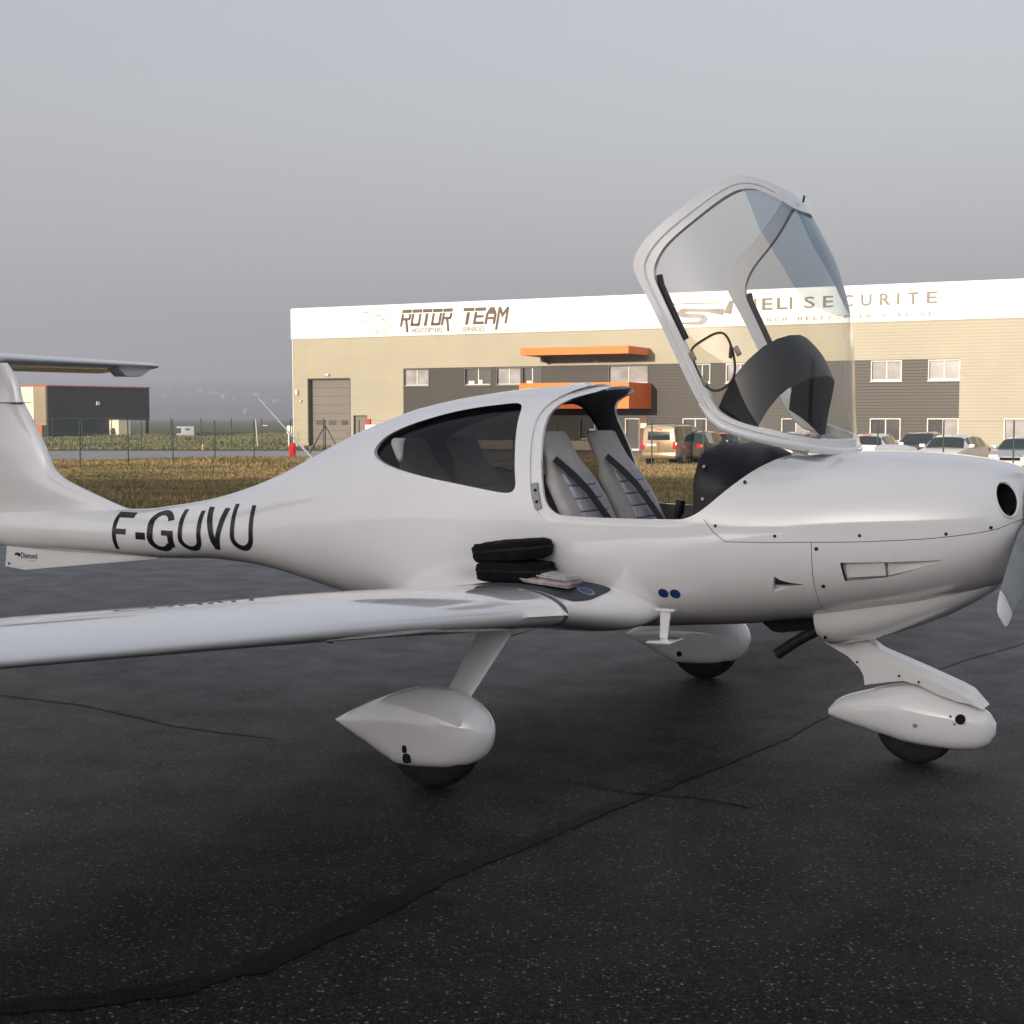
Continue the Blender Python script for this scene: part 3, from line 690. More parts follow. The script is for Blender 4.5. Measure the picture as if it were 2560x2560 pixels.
# nose leg: slanted trouser fairing with a flat crease
NL = [(1.15,.66),(1.42,.60),(1.455,.545),(1.50,.515),(1.70,.445),(1.864,.384),(1.915,.360),(1.978,.292),(1.972,.288),(1.92,.305),(1.86,.312),(1.77,.338),(1.69,.372),(1.62,.384),(1.55,.372),(1.44,.348),(1.435,.39),(1.415,.425),(1.36,.475),(1.25,.53)]
def leg_mesh():
    mb = MB(); n = len(NL); hw = []
    for i, (x, z) in enumerate(NL):
        hw.append(.045 if 2 <= i <= 7 else .075)
    v = [(x, h, z) for (x, z), h in zip(NL, hw)] + [(x, -h, z) for (x, z), h in zip(NL, hw)]
    # crease line inside the outline
    cr = [(1.30,.57),(1.45,.505),(1.60,.448),(1.75,.395),(1.88,.345),(1.93,.318)]
    k = len(v); v += [(x, .078, z) for x, z in cr] + [(x, -.078, z) for x, z in cr]
    top = [1,2,3,4,5,6,7]; bot = [19,18,17,16,15,14,13,12,11,10,9,8]
    f = []
    for side in (0, 1):
        o = n*side; c = k + 6*side
        T = [i + o for i in top]; B = [i + o for i in (0, 19, 18, 17, 16, 15, 14, 13, 12, 11, 10, 9, 8)]
        f.append([0+o, 1+o, c]); f.append([1+o, 2+o, c+1, c]); f.append([2+o, 3+o, c+1]); f.append([3+o, 4+o, c+2, c+1]); f.append([4+o, 5+o, c+4, c+3, c+2]); f.append([5+o, 6+o, c+5, c+4]); f.append([6+o, 7+o, c+5])
        f.append([7+o, 8+o, 9+o, c+5]); f.append([9+o, 10+o, c+4, c+5]); f.append([10+o, 11+o, c+4]); f.append([11+o, 12+o, c+3, c+4]); f.append([12+o, 13+o, c+3]); f.append([13+o, 14+o, c+2, c+3]); f.append([14+o, 15+o, 16+o, c+2]); f.append([16+o, 17+o, c+1, c+2]); f.append([17+o, 18+o, c+1]); f.append([18+o, 19+o, c, c+1]); f.append([19+o, 0+o, c])
    f += [(i, (i+1) % n, n+(i+1) % n, n+i) for i in range(n)]
    return v, f
v, f = leg_mesh(); LEG = pk('nose_leg', v, f, M_WHITE, smooth=True, sharp=25)
for x, z in ((1.405,.452),(1.60,.405),(1.69,.385)):
    pmb(MB().tube([(x, .06, z), (x, .0795, z)], .006, 10), 'rivet', M_SCREW, LEG)

# ---- propeller
HUB = Vector((2.19, 0, 1.2))
PROP = pmb(MB().tube([(2.145,0,1.2),(2.16,0,1.2),(2.24,0,1.2),(2.32,0,1.2),(2.39,0,1.2),(2.43,0,1.2)], [.165,.172,.165,.135,.08,.012], 32), 'spinner', M_WHITE, smooth=True, sharp=50)
def blade(ang):
    u = Vector((0, math.cos(ang), math.sin(ang))); tdir = Vector((0, -math.sin(ang), math.cos(ang))); ax = Vector((1, 0, 0))
    def sec(r_, ch, t, pitch, sk=0):
        cd = tdir*math.cos(pitch) - ax*math.sin(pitch); nd = ax*math.cos(pitch) + tdir*math.sin(pitch)
        return [HUB + u*r_ + cd*((.45 - x)*ch + sk) + nd*(z*ch*t/.12) for x, z in airfoil(14, .12, .02)]
    st_ = [(.10,.08,.5,60),(.18,.09,.35,50),(.28,.12,.2,42),(.42,.135,.13,33),(.60,.130,.10,26),(.75,.118,.08,22),(.80,.112,.08,21)]
    rows = [sec(r_, c_, t_, R(p_)) for r_, c_, t_, p_ in st_]
    B_ = pk('propeller_blade', [p for q in rows for p in q], loft_faces(len(rows), len(rows[0])), M_BLADE)
    for nm, s2, m_ in (('blade_stripe', [(.803,.1135,.083,21),(.822,.112,.083,20.8)], M_WHITE), ('blade_tip', [(.826,.112,.083,20.7),(.885,.10,.083,20),(.915,.075,.083,20),(.922,.04,.083,20)], M_WHITE), ('blade_gap', [(.80,.110,.078,21),(.83,.108,.078,20.7)], M_BLADE)):
        rr = [sec(r_, c_, t_, R(p_), -.008*(r_-.8)*10) for r_, c_, t_, p_ in s2]
        pk(nm, [p for q in rr for p in q], loft_faces(len(rr), len(rr[0])), m_, B_)
for k in range(3): blade(R(-25) + k*2*math.pi/3)

# ---- canopy, modelled shut on the fuselage line and then swung up about its front hinge
HX, HZ, OPEN = 1.22, 1.23, R(62)
def shift(o):
    o.data.transform(Matrix.Translation((-HX, 0, -HZ)))
CAN = cut_piece('canopy_frame', [M_WHITE, M_WHITE], [(P_CAN, 'INTERSECT'), (P_GL, 'DIFFERENCE')], th=0.032)
shift(CAN); CAN.location = (HX, 0, HZ); CAN.rotation_euler = (0, OPEN, 0)
def can_child(o): shift(o); o.parent = CAN; return o
GLASS = cut_piece('canopy_glass', [M_GLASS], [([(x + (.03 if x > .5 and z < 1.5 else -.03 if x < .3 else 0), z - (.02 if z < 1.3 else 0)) for x, z in P_GL], 'INTERSECT')], off=0.012, th=0.005)
# sun-shade tint: the same sheet, cut in plan by a forward-pointing tongue
TINT = shell_obj('sun_shade', 0.0105, 0.001, [M_TINT])
c = MB().prism([(.06,-.37),(.21,-.362),(.345,-.338),(.42,-.31),(.46,-.28),(.50,-.21),(.525,-.11),(.53,0),(.525,.11),(.50,.21),(.46,.28),(.42,.31),(.345,.338),(.21,.362),(.06,.37),(-.13,.35),(-.3,.35),(-.3,-.35),(-.13,-.35)], 1.3, 2.2, 'z').obj('cutter', M_DARK)
bake_bool(TINT, c, 'INTERSECT'); drop(c)
c = prism_obj(P_GL); bake_bool(TINT, c, 'INTERSECT'); drop(c); fix_normals(TINT)
can_child(GLASS); can_child(TINT)
def on_can(x, z, off=0.0, side=1):
    r = FUS_BVH.ray_cast(Vector((x, -3*side, z)), Vector((0, side, 0)))
    y = -r[0].y if r[0] is not None else .5*side
    return (x, y - off*side, z)
def can_tube(name, pts, r_, m, off=0.02, side=1, n=8):
    mb = MB().tube([on_can(x, z, off, side) for x, z in pts], r_, n); o = pmb(mb, name, m, smooth=True); return can_child(o)
def frame_mid(sd):
    cen = Vector((.45, 1.5)); out = []
    for x, z in P_CAN:
        if z > 1.735 or x > 1.0: continue
        p = Vector((x, z)); q = min((Vector(g) for g in P_GL), key=lambda g: (g - p).length); m_ = p.lerp(q, .55); out.append((m_.x, m_.y))
    k = max(range(len(out)), key=lambda i: (Vector(out[i]) - Vector(out[i-1])).length); out = out[k:] + out[:k]
    return [on_can(x, z, -.002, sd) for x, z in out]
for sd in (1, -1):
    can_child(pmb(MB().tube(frame_mid(sd), .0055, 6), 'frame_bead', M_WHITE, smooth=True))
# rolled lip round the front of the frame, under the windscreen foot
lip = []
for x, z in ((.66,1.066),(.74,1.085),(.80,1.112),(.85,1.155),(.90,1.205),(.95,1.26),(1.0,1.315),(1.04,1.358)): lip.append(on_can(x, z, .008, 1))
lip = lip + [(1.072,.26,1.392),(1.09,.13,1.405),(1.096,0,1.408),(1.09,-.13,1.405),(1.072,-.26,1.392)] + [(x, -y, z) for x, y, z in lip[::-1]]
can_child(pmb(MB().tube(lip, [.006] + [.02]*(len(lip) - 2) + [.006], 10), 'frame_lip', M_WHITE, smooth=True))
# storm window seal, its hinge and latches
loop = smooth_poly([(.415,1.285),(.417,1.20),(.425,1.15),(.452,1.132),(.60,1.126),(.652,1.155),(.655,1.22),(.62,1.272),(.536,1.304),(.445,1.315)], 2)
can_tube('storm_window_seal', loop + loop[:2], .0055, mat('seal_brown', (.05,.035,.025), .5), .004)
for x, z in ((.461,1.142),(.588,1.138),(.535,1.325)):
    p = on_can(x, z, -.006)
    o = pmb(MB().box(x-.022, x+.022, p[1]-.008, p[1]+.010, z-.011, z+.011), 'window_latch', mat('clear_plastic', (.45,.40,.30), .25, trans=.4), bevel=.004); can_child(o)
for x, z in ((.525,1.30),):
    p = on_can(x, z, -.004); o = pmb(MB().tube([(x-.02, p[1], z+.01), (x+.025, p[1]+.012, z-.012)], .008, 10), 'latch_knob', mat('seal_brown', (.05,.035,.025), .5)); can_child(o)
for sd in (1, -1):
    # rubber grip strip inside the rail
    pts = [(.05,1.160),(.10,1.148),(.37,1.140)]
    can_tube('rail_grip', [(x, z) for x, z in pts], .016, M_BLACK, .02, sd)
    # gooseneck hinge arms down into the cowl
    o = pmb(MB().tube([(.93,.40*sd,1.22),(.98,.40*sd,1.28),(1.06,.38*sd,1.36)], .018, 10), 'hinge_arm', M_GREYMET, smooth=True); can_child(o)
# padded hood over the instruments, carried up by the canopy
AFT = [(.500,.705,1.12),(.470,.655,1.165),(.425,.600,1.225),(.37,.555,1.30),(.30,.523,1.365),(.22,.507,1.415),(.12,.50,1.447),(0,.498,1.458)]
FWD = [(.500,.90,1.205),(.475,.86,1.245),(.435,.815,1.295),(.38,.775,1.352),(.31,.75,1.40),(.22,.738,1.445),(.12,.732,1.472),(0,.73,1.482)]
AFT = AFT + [(-y, x, z) for y, x, z in AFT[-2::-1]]; FWD = FWD + [(-y, x, z) for y, x, z in FWD[-2::-1]]
rows = []
for i in range(len(AFT)):
    ya, xa, za = AFT[i]; yf, xf, zf = FWD[i]; rw_ = []
    for t in np.linspace(0, 1, 8):
        rw_.append((xa + (xf-xa)*t, ya + (yf-ya)*t, za + (zf-za)*t + .018*math.sin(math.pi*t)))
    for t in np.linspace(1, 0, 8):
        rw_.append((xa + (xf-xa)*t, (ya + (yf-ya)*t)*.95, za + (zf-za)*t - .02 + .012*math.sin(math.pi*t)))
    rows.append(rw_)
HOOD = pk('instrument_hood', [p for r_ in rows for p in r_], loft_faces(len(rows), 16), M_BLACK, smooth=True, sharp=60); can_child(HOOD)
h = pmb(MB().tube([(-.03,.05,1.765),(-.055,.05,1.785)], .005, 8), 'canopy_latch', M_SCREW); can_child(h)

# ---- cabin: panel, seats, sills
rows = []
for x in (.742, .752, .79, .85, .90, .95, 1.0, 1.04):
    inset = .045 + (.012 if x < .75 else 0); ring = []
    for y, z in fus_ring(x, inset, 48):
        ring.append((x, max(-.465, min(.465, y)), max(1.0, min(z, 1.455 + .10*min(x - .76, .25) - (.02 if x < .77 else 0)))))
    rows.append(ring)
PNL = pk('instrument_panel', [p for r_ in rows for p in r_], loft_faces(len(rows), 48), M_BLACK, smooth=True, sharp=35)
for z in (1.36, 1.212):
    pmb(MB().tube([(.79,.40,z),(.79,.470 if z < 1.3 else .456,z)], .007, 10), 'panel_screw', M_STEEL, PNL)
for sd in (.25, -.25):
    pmb(MB().tube([(.50,sd,.70),(.55,sd,.95),(.565,sd,1.09),(.578,sd,1.13),(.588,sd,1.19)], [.012,.012,.012,.024,.021], 10), 'control_stick', M_BLACK, smooth=True)
# floor
pmb(MB().box(-1.0, .80, -.38, .38, .70, .72), 'cabin_floor', M_INT, FUSE)
def seat(yc, x0, name='seat', zoff=0.0, dark=False):
    # upright back: side profile swept over the width, tapering to the headrest
    prof = [(.30,.92,.235),(.235,1.05,.24),(.175,1.17,.24),(.115,1.27,.225),(.07,1.34,.18),(.045,1.38,.155),(.01,1.44,.15),(-.012,1.485,.145),(-.018,1.508,.13),(-.022,1.516,.10)]
    rows = []
    for x, z, w in prof:
        ring = []
        th = .10 if z < 1.3 else .075
        for k in range(20):
            a = 2*math.pi*k/20; ca, sa = math.cos(a), math.sin(a)
            ring.append((x0 + x - th/2 + th/2*math.copysign(abs(ca)**.6, ca), yc + w*math.copysign(abs(sa)**.5, sa), z + zoff))
        rows.append(ring)
    S_o = pk(name, [p for r_ in rows for p in r_], loft_faces(len(rows), 20), M_SEAT, smooth=True, sharp=60)
    pmb(MB().prism([(x0+.25,.80+zoff),(x0+.72,.86+zoff),(x0+.74,.93+zoff),(x0+.70,.97+zoff),(x0+.25,.92+zoff)], yc-.23, yc+.23), 'seat_cushion', M_SEAT, S_o, bevel=.03, seg=3)
    for k in range(5):      # stitched bolsters
        z0 = 1.005 + .062*k; z1 = z0 + .058
        xa = x0 + np.interp(z0, [.92,1.05,1.17,1.27,1.34], [.30,.235,.175,.115,.07]); xb = x0 + np.interp(z1, [.92,1.05,1.17,1.27,1.34], [.30,.235,.175,.115,.07])
        w = .145
        pmb(MB().add([(xa-.02,yc-w,z0+zoff),(xa+.014,yc-w,z0+zoff),(xb+.014,yc-w,z1+zoff),(xb-.02,yc-w,z1+zoff),(xa-.02,yc+w,z0+zoff),(xa+.014,yc+w,z0+zoff),(xb+.014,yc+w,z1+zoff),(xb-.02,yc+w,z1+zoff)],
            [(0,1,2,3),(7,6,5,4),(0,4,5,1),(1,5,6,2),(2,6,7,3),(3,7,4,0)]), 'seat_rib', M_SEAT2, S_o, bevel=.012, seg=3)
    return S_o
SX = -.055
for yc in (.28, -.28):
    s_o = seat(yc, SX)
    o_ = 1 if yc > 0 else 1
    xa = [(SX+.03, yc+.165, 1.385), (SX+.105, yc+.12, 1.31), (SX+.165, yc+.07, 1.23), (SX+.225, yc+.015, 1.12), (SX+.30, yc-.05, .98)]
    v = []
    for x, y, z in xa: v += [(x+.036, y+.026, z-.011), (x+.028, y-.026, z+.011), (x+.024, y-.026, z+.009), (x+.032, y+.026, z-.013)]
    f = [(4*i+k, 4*i+(k+1) % 4, 4*i+4+(k+1) % 4, 4*i+4+k) for i in range(4) for k in range(4)]
    pk('seat_belt', v, f, M_BELT, s_o, smooth=False)
for yc in (.26, -.26): seat(yc, -.93, 'rear_seat', -.04)
pmb(MB().box(-.36, -.30, -.46, .46, .68, .98), 'seat_bulkhead', M_INT, FUSE, bevel=.01)
# latch plate on the pillar by the opening
lp = [(-.060,1.268),(-.030,1.272),(.003,1.15),(-.030,1.142)]
v = [on_can(x, z, -.004) for x, z in lp] + [on_can(x, z, .02) for x, z in lp]
LP = pk('latch_plate', v, [(0,1,2,3),(7,6,5,4),(0,4,5,1),(1,5,6,2),(2,6,7,3),(3,7,4,0)], M_GREYMET, FUSE, smooth=False)
for x, z in ((-.033,1.235),(-.020,1.18)):
    p = on_can(x, z, -.005); pmb(MB().tube([(x, p[1]-.01, z), (x, p[1]+.001, z)], .008, 10), 'latch_hole', M_DARK, FUSE)

# ---- fasteners, stickers
def dot(x, z, r_, m, name, parent, h=.0025):
    rr = FUS_BVH.ray_cast(Vector((x, -3, z)), Vector((0, 1, 0)))
    if rr[0] is None: return
    p, nr = rr[0], rr[1]
    mb = MB().tube([p - nr*.004, p + nr*h], r_, 16); return mb.obj(name, m, parent)
for x, z in ((.895,1.098),(1.169,1.062),(1.537,1.077),(1.887,1.094),(2.055,1.123),(1.0,1.295),(2.115,1.175)): dot(x, z, .0075, M_SCREW, 'fastener', UPC)
for x, z in ((1.353,1.013),(1.37,.845)): dot(x, z, .009, M_SCREW, 'fastener', LOC)
for x in (.622, .68): dot(x, .772, .026, M_BLUE, 'blue_sticker', FUSE, .0015)

# ---- lettering
def text_flat(body, bold=0.0, spacing=1.0, shear=0.0, extrude=0.0, res=4):
    cu = bpy.data.curves.new('t', 'FONT'); cu.body = body; cu.offset = bold; cu.space_character = spacing; cu.shear = shear
    cu.extrude = extrude; cu.resolution_u = res; cu.fill_mode = 'BOTH'
    o = bpy.data.objects.new('t', cu); COL.objects.link(o)
    dg = bpy.context.evaluated_depsgraph_get(); dg.update()
    me = bpy.data.meshes.new_from_object(o.evaluated_get(dg))
    bpy.data.objects.remove(o); bpy.data.curves.remove(cu)
    v = np.array([tuple(p.co) for p in me.vertices]); f = [tuple(p.vertices) for p in me.polygons]
    bpy.data.meshes.remove(me)
    return v, f
def fit_box(v, x0, x1, y0, y1):
    a, b = v[:, :2].min(0), v[:, :2].max(0)
    q = v.copy(); q[:, 0] = x0 + (v[:, 0]-a[0])/(b[0]-a[0])*(x1-x0); q[:, 1] = y0 + (v[:, 1]-a[1])/(b[1]-a[1])*(y1-y0)
    return q
def wrap(name, v2, faces, m, parent, step=.02, off=.0016):
    """2-D shape in side view (x, z) laid on the starboard skin"""
    bm = bmesh.new(); vv = [bm.verts.new((x, z, 0)) for x, z in v2]
    for f in faces:
        try: bm.faces.new([vv[i] for i in f])
        except ValueError: pass
    xs_ = [p[0] for p in v2]; zs = [p[1] for p in v2]
    for ax, lo, hi, s_ in ((0, min(xs_), max(xs_), step*2), (1, min(zs), max(zs), step)):
        for c in np.arange(lo + s_*.5, hi, s_):
            no = Vector((1, 0, 0)) if ax == 0 else Vector((0, 1, 0))
            bmesh.ops.bisect_plane(bm, geom=bm.verts[:] + bm.edges[:] + bm.faces[:], plane_co=no*c, plane_no=no)
    bm.verts.index_update(); out = []
    for p in bm.verts:
        rr = FUS_BVH.ray_cast(Vector((p.co.x, -3, p.co.y)), Vector((0, 1, 0)))
        out.append(tuple(rr[0] + rr[1]*off) if rr[0] is not None else (p.co.x, -.05, p.co.y))
    f = [[q.index for q in p.verts] for p in bm.faces]; bm.free()
    return mk(name, out, f, m, parent, True, recalc=False)
letters = [('F', -3.325, -3.160, .762, .992), ('-', -3.107, -3.019, .834, .879), ('G', -3.003, -2.765, .770, 1.018), ('U', -2.722, -2.516, .787, 1.030), ('V', -2.500, -2.288, .808, 1.055), ('U', -2.255, -2.048, .815, 1.082)]
def stroke_letter(ch):
    """letters as filled polygons on a unit box"""
    def arc(cx, cy, rx, ry, a0, a1, n=14): return [(cx + rx*math.cos(R(a0 + (a1-a0)*i/n)), cy + ry*math.sin(R(a0 + (a1-a0)*i/n))) for i in range(n+1)]
    if ch == 'F': return [[(0,0),(.22,0),(.22,1),(0,1)], [(.22,.86),(1,.86),(1,1),(.22,1)], [(.22,.42),(.78,.42),(.78,.57),(.22,.57)]]
    if ch == '-': return [[(0,0),(1,0),(1,1),(0,1)]]
    def band(out, inn): return [[out[i], out[i+1], inn[i+1], inn[i]] for i in range(len(out)-1)]
    if ch == 'U':
        o_ = [(0,1)] + arc(.5,.30,.5,.30,180,360) + [(1,1)]; i_ = [(.19,1)] + arc(.5,.31,.31,.19,180,360) + [(.81,1)]
        return band(o_, i_)
    if ch == 'V':
        return [[(0,1),(.25,1),(.62,0),(.40,0)], [(.62,0),(.50,.22),(.76,1),(1,1)]]
    if ch == 'G':
        o_ = [(1,.80)] + arc(.5,.68,.5,.32,20,180) + arc(.5,.32,.5,.32,180,330) + [(1,.15)]; i_ = [(.78,.78)] + arc(.5,.68,.27,.20,20,180) + arc(.5,.32,.27,.20,180,330) + [(.80,.15)]
        return band(o_, i_) + [[(.55,.40),(1,.40),(1,.53),(.55,.53)], [(.78,.12),(1,.12),(1,.40),(.78,.40)]]
for ch, x0, x1, z0, z1 in letters:
    polys = stroke_letter(ch); v2 = []; ff = []
    sh = .10 if ch in 'UVG' else 0.0
    for p in polys:
        k = len(v2); v2 += [(x0 + (x1-x0)*px_ + sh*.0, z0 + (z1-z0)*pz) for px_, pz in p]; ff.append(tuple(range(k, k+len(p))))
    wrap('registration_letter', v2, ff, M_REG, FUSE)
v2, ff = text_flat('Diamond', .02); q = fit_box(v2, -4.31, -4.155, .645, .684)
def side_text(q, ff, y, m, name, parent): return mk(name, [(x, -y, z) for x, z in q[:, :2]], ff, m, parent, recalc=False)
side_text(q, ff, .0135, M_REG, 'maker_lettering', VEN)
v2, ff = text_flat('AIRCRAFT', .0); side_text(fit_box(v2, -4.235, -4.16, .628, .637), ff, .0135, M_GREYBAND, 'maker_lettering', VEN)
q = []; ff = []
for k, (cx, cz, w, h_) in enumerate(((-4.365,.668,.014,.010),(-4.348,.672,.016,.013),(-4.330,.667,.018,.017))):
    q += [(cx-w, cz), (cx, cz-h_), (cx+w, cz), (cx, cz+h_)]; ff.append((4*k, 4*k+1, 4*k+2, 4*k+3))
for k in range(3): q[4*k:4*k+4] = [(x, z) for x, z in q[4*k:4*k+4]]
mk('maker_emblem', [(x, -(.0135 + .0004*(i//4)), z) for i, (x, z) in enumerate(q)], ff, M_REG, VEN, recalc=False)

# ------------------------------------------------------------------ things lying on the wing
M_CLOTH = mat('black_cordura', (0.006, 0.006, 0.007), 0.85, spec=.2, var=0.4, vscale=25, bump=0.5, bscale=200)
M_PAPER = mat('folded_paper', (0.55, 0.54, 0.54), 0.8, var=0.25, vscale=18)
M_PAPER2 = mat('printed_paper', (0.42, 0.39, 0.40), 0.7, var=0.4, vscale=30, col2=(.30, .2, .22))
pm = Matrix.Translation((0.430, 7.308, 0)) @ Matrix.Rotation(-0.532, 4, 'Z')
def soft_case(name, label, x, y, z, L_, W_, H_, rz, tilt, seed, group=None):
    e = empty(name, pm @ Vector((x, -y, z)), (0, tilt, -0.532 + rz), label, 'bag', group)
    rg = np.random.default_rng(seed)
    bm = bmesh.new(); bmesh.ops.create_cube(bm, size=1)
    bmesh.ops.subdivide_edges(bm, edges=bm.edges[:], cuts=7, use_grid_fill=True)
    for v in bm.verts:
        c = v.co * 2
        n_ = (abs(c.x)**7 + abs(c.y)**7 + abs(c.z)**5) ** (1/6.2) or 1
        c = c / max(n_, 1e-6) if max(abs(c.x), abs(c.y), abs(c.z)) > .99 else c
        bulge = 1 + .05*math.cos(c.x*1.4)*math.cos(c.y*1.3)
        v.co = Vector((c.x*L_/2, c.y*W_/2, c.z*H_/2*bulge)) + Vector((0, 0, H_/2)) + Vector(rg.normal(0, .0022, 3))
    me = bpy.data.meshes.new('shell'); bm.to_mesh(me); bm.free(); me.materials.append(M_CLOTH); me.shade_smooth()
    link(bpy.data.objects.new('shell', me), e)
    zp = MB()
    pts = [(L_/2*.99*math.copysign(min(1, abs(math.cos(a))*1.25), math.cos(a)), W_/2*.99*math.copysign(min(1, abs(math.sin(a))*1.25), math.sin(a)), H_*.58) for a in np.linspace(0, 2*math.pi, 40)]
    zp.tube(pts, .006, 6).obj('zip', M_RUBBER, e, smooth=True)
    MB().box(-.06, .06, W_/2-.004, W_/2+.012, H_*.25, H_*.36).obj('carry_handle', M_CLOTH, e, bevel=.004)
    return e
zt0 = wing_top(-.08, .70)
soft_case('document_case', 'black fabric case lying flat on the wing root under another case', -.065, .70, wing_top(-.05, .70) + .004, .345, .24, .095, .04, R(-1), 1)
soft_case('document_case', 'black fabric case lying on top of another case on the wing', -.085, .69, wing_top(-.05, .70) + .100, .355, .235, .095, -.05, R(-6), 2)
def papers(name, label, x, y, z, rz, L_, W_, H_, n, seed, m, tilt=0):
    e = empty(name, pm @ Vector((x, -y, z)), (0, tilt, -0.532 + rz), label, 'papers')
    rg = np.random.default_rng(seed); h_ = H_/n
    for k in range(n):
        dx, dy, a = rg.normal(0, .006), rg.normal(0, .006), rg.normal(0, .03)
        mb = MB(); c, s_ = math.cos(a), math.sin(a)
        w, l_ = W_*rg.uniform(.9, 1), L_*rg.uniform(.9, 1)
        pts = [(-l_/2,-w/2),(l_/2,-w/2),(l_/2,w/2),(-l_/2,w/2)]
        P = [(c*px_ - s_*py_ + dx, s_*px_ + c*py_ + dy) for px_, py_ in pts]
        lift = rg.uniform(0, .003)
        v = [(px_, py_, k*h_ + .0003) for px_, py_ in P] + [(px_, py_, (k+.93)*h_ + (lift if i in (1, 2) else 0)) for i, (px_, py_) in enumerate(P)]
        mb.add(v, [(3,2,1,0),(4,5,6,7),(0,1,5,4),(1,2,6,5),(2,3,7,6),(3,0,4,7)])
        mb.obj('sheet', m if rg.random() > .35 else M_PAPER, e)
    return e
zpz = wing_top(.15, .72)
papers('paper_bundle', 'lower bundle of folded printed papers beside the black cases on the wing', .145, .745, zpz + .012, .10, .25, .13, .024, 5, 3, M_PAPER2, R(5))
papers('paper_bundle', 'upper bundle of pale folded papers resting on a printed bundle on the wing', .150, .725, zpz + .037, -.05, .235, .12, .018, 3, 4, M_PAPER, R(5))
PEN = empty('pen', pm @ Vector((-.02, -.79, wing_top(-.02, .79) + .012)), (0, R(2), -0.532 + .3), 'pale slim pen poking out beside the black cases on the wing', 'pen')
MB().tube([(-.035,0,0),(-.012,0,0),(.09,0,0)], [.0015,.0055,.0055], 10).obj('barrel', mat('pen_white', (.6,.6,.58), .3), PEN, smooth=True)
MB().tube([(-.013,0,0),(-.010,0,0)], .0062, 10).obj('ring', M_SCREW, PEN)

# ------------------------------------------------------------------ the long metal-clad building opposite
FDIR = Vector((0.896, -0.443, 0)).normalized(); FIN_ = Vector((-FDIR.y, FDIR.x, 0))     # along the front, into the building
Z0 = 105.0
FO = at_depth(733, 1045, Z0); FO = Vector((FO.x, FO.y, BASE_Z))
def fac(u, v, d=0.0):
    """pixel -> (along, height above base) on the front plane moved out by d"""
    r_ = ray(u, v); o = FO - FIN_ * d
    t = (o - CAMP).dot(FIN_) / r_.dot(FIN_); p = CAMP + r_ * t
    return (p - FO).dot(FDIR), p.z - BASE_Z
BLD = empty('hangar_building', FO, (0, 0, math.atan2(FDIR.y, FDIR.x)),
    'long beige metal-clad building with white fascia, dark window band and orange balcony', 'building')
def ribbed(name, col, period, depth, rough=0.45, seam=None):
    m = bpy.data.materials.new(name); m.use_nodes = True
    n = m.node_tree.nodes; l = m.node_tree.links; b = n['Principled BSDF']; b.inputs['Roughness'].default_value = rough
    b.inputs['Specular IOR Level'].default_value = 0.3
    tc = n.new('ShaderNodeTexCoord'); sp = n.new('ShaderNodeSeparateXYZ'); l.new(tc.outputs['Object'], sp.inputs[0])
    nz = n.new('ShaderNodeTexNoise'); nz.inputs['Scale'].default_value = 0.35; nz.inputs['Detail'].default_value = 6; l.new(tc.outputs['Object'], nz.inputs['Vector'])
    mr = n.new('ShaderNodeMapRange'); mr.inputs[1].default_value = .3; mr.inputs[2].default_value = .7; l.new(nz.outputs['Fac'], mr.inputs[0])
    mx = n.new('ShaderNodeMix'); mx.data_type = 'RGBA'; l.new(mr.outputs[0], mx.inputs[0])
    mx.inputs[6].default_value = (*[c*.94 for c in col], 1); mx.inputs[7].default_value = (*[min(1, c*1.05) for c in col], 1)
    l.new(mx.outputs[2], b.inputs['Base Color'])
    return m
M_BEIGE = ribbed('beige_cladding', (0.345, 0.315, 0.225), .15, .01)
M_FASC = ribbed('white_fascia', (0.80, 0.79, 0.74), .15, .01)
M_GREYCL = ribbed('dark_cladding', (0.046, 0.042, 0.034), .15, .01)
M_ORANGE = mat('orange_panel', (0.88, 0.17, 0.006), 0.45, var=0.06, vscale=0.8)
M_FRAME = mat('window_frame_white', (0.62, 0.60, 0.52), 0.4, var=0.08)
M_FRAMED = mat('window_frame_dark', (0.09, 0.085, 0.075), 0.45, var=0.1)
M_PANE = mat('window_pane', (0.10, 0.095, 0.095), 0.06, spec=0.8, var=0.25, vscale=.4)
M_BLIND = mat('window_pane_curtained', (0.36, 0.345, 0.34), 0.10, spec=0.7, var=0.35, vscale=1.1)
M_DOOR = ribbed('door_panel', (0.17, 0.155, 0.13), .3, .01)
M_SIGN = mat('sign_bronze', (0.095, 0.062, 0.040), 0.5, var=0.2, vscale=3)
M_SIGN2 = mat('sign_grey', (0.20, 0.18, 0.14), 0.5, var=0.15, vscale=3)
M_SIGN3 = mat('sign_outline_grey', (0.34, 0.33, 0.31), 0.5)
M_CONC = mat('plinth_concrete', (0.36, 0.32, 0.24), 0.85, var=0.2, vscale=3)

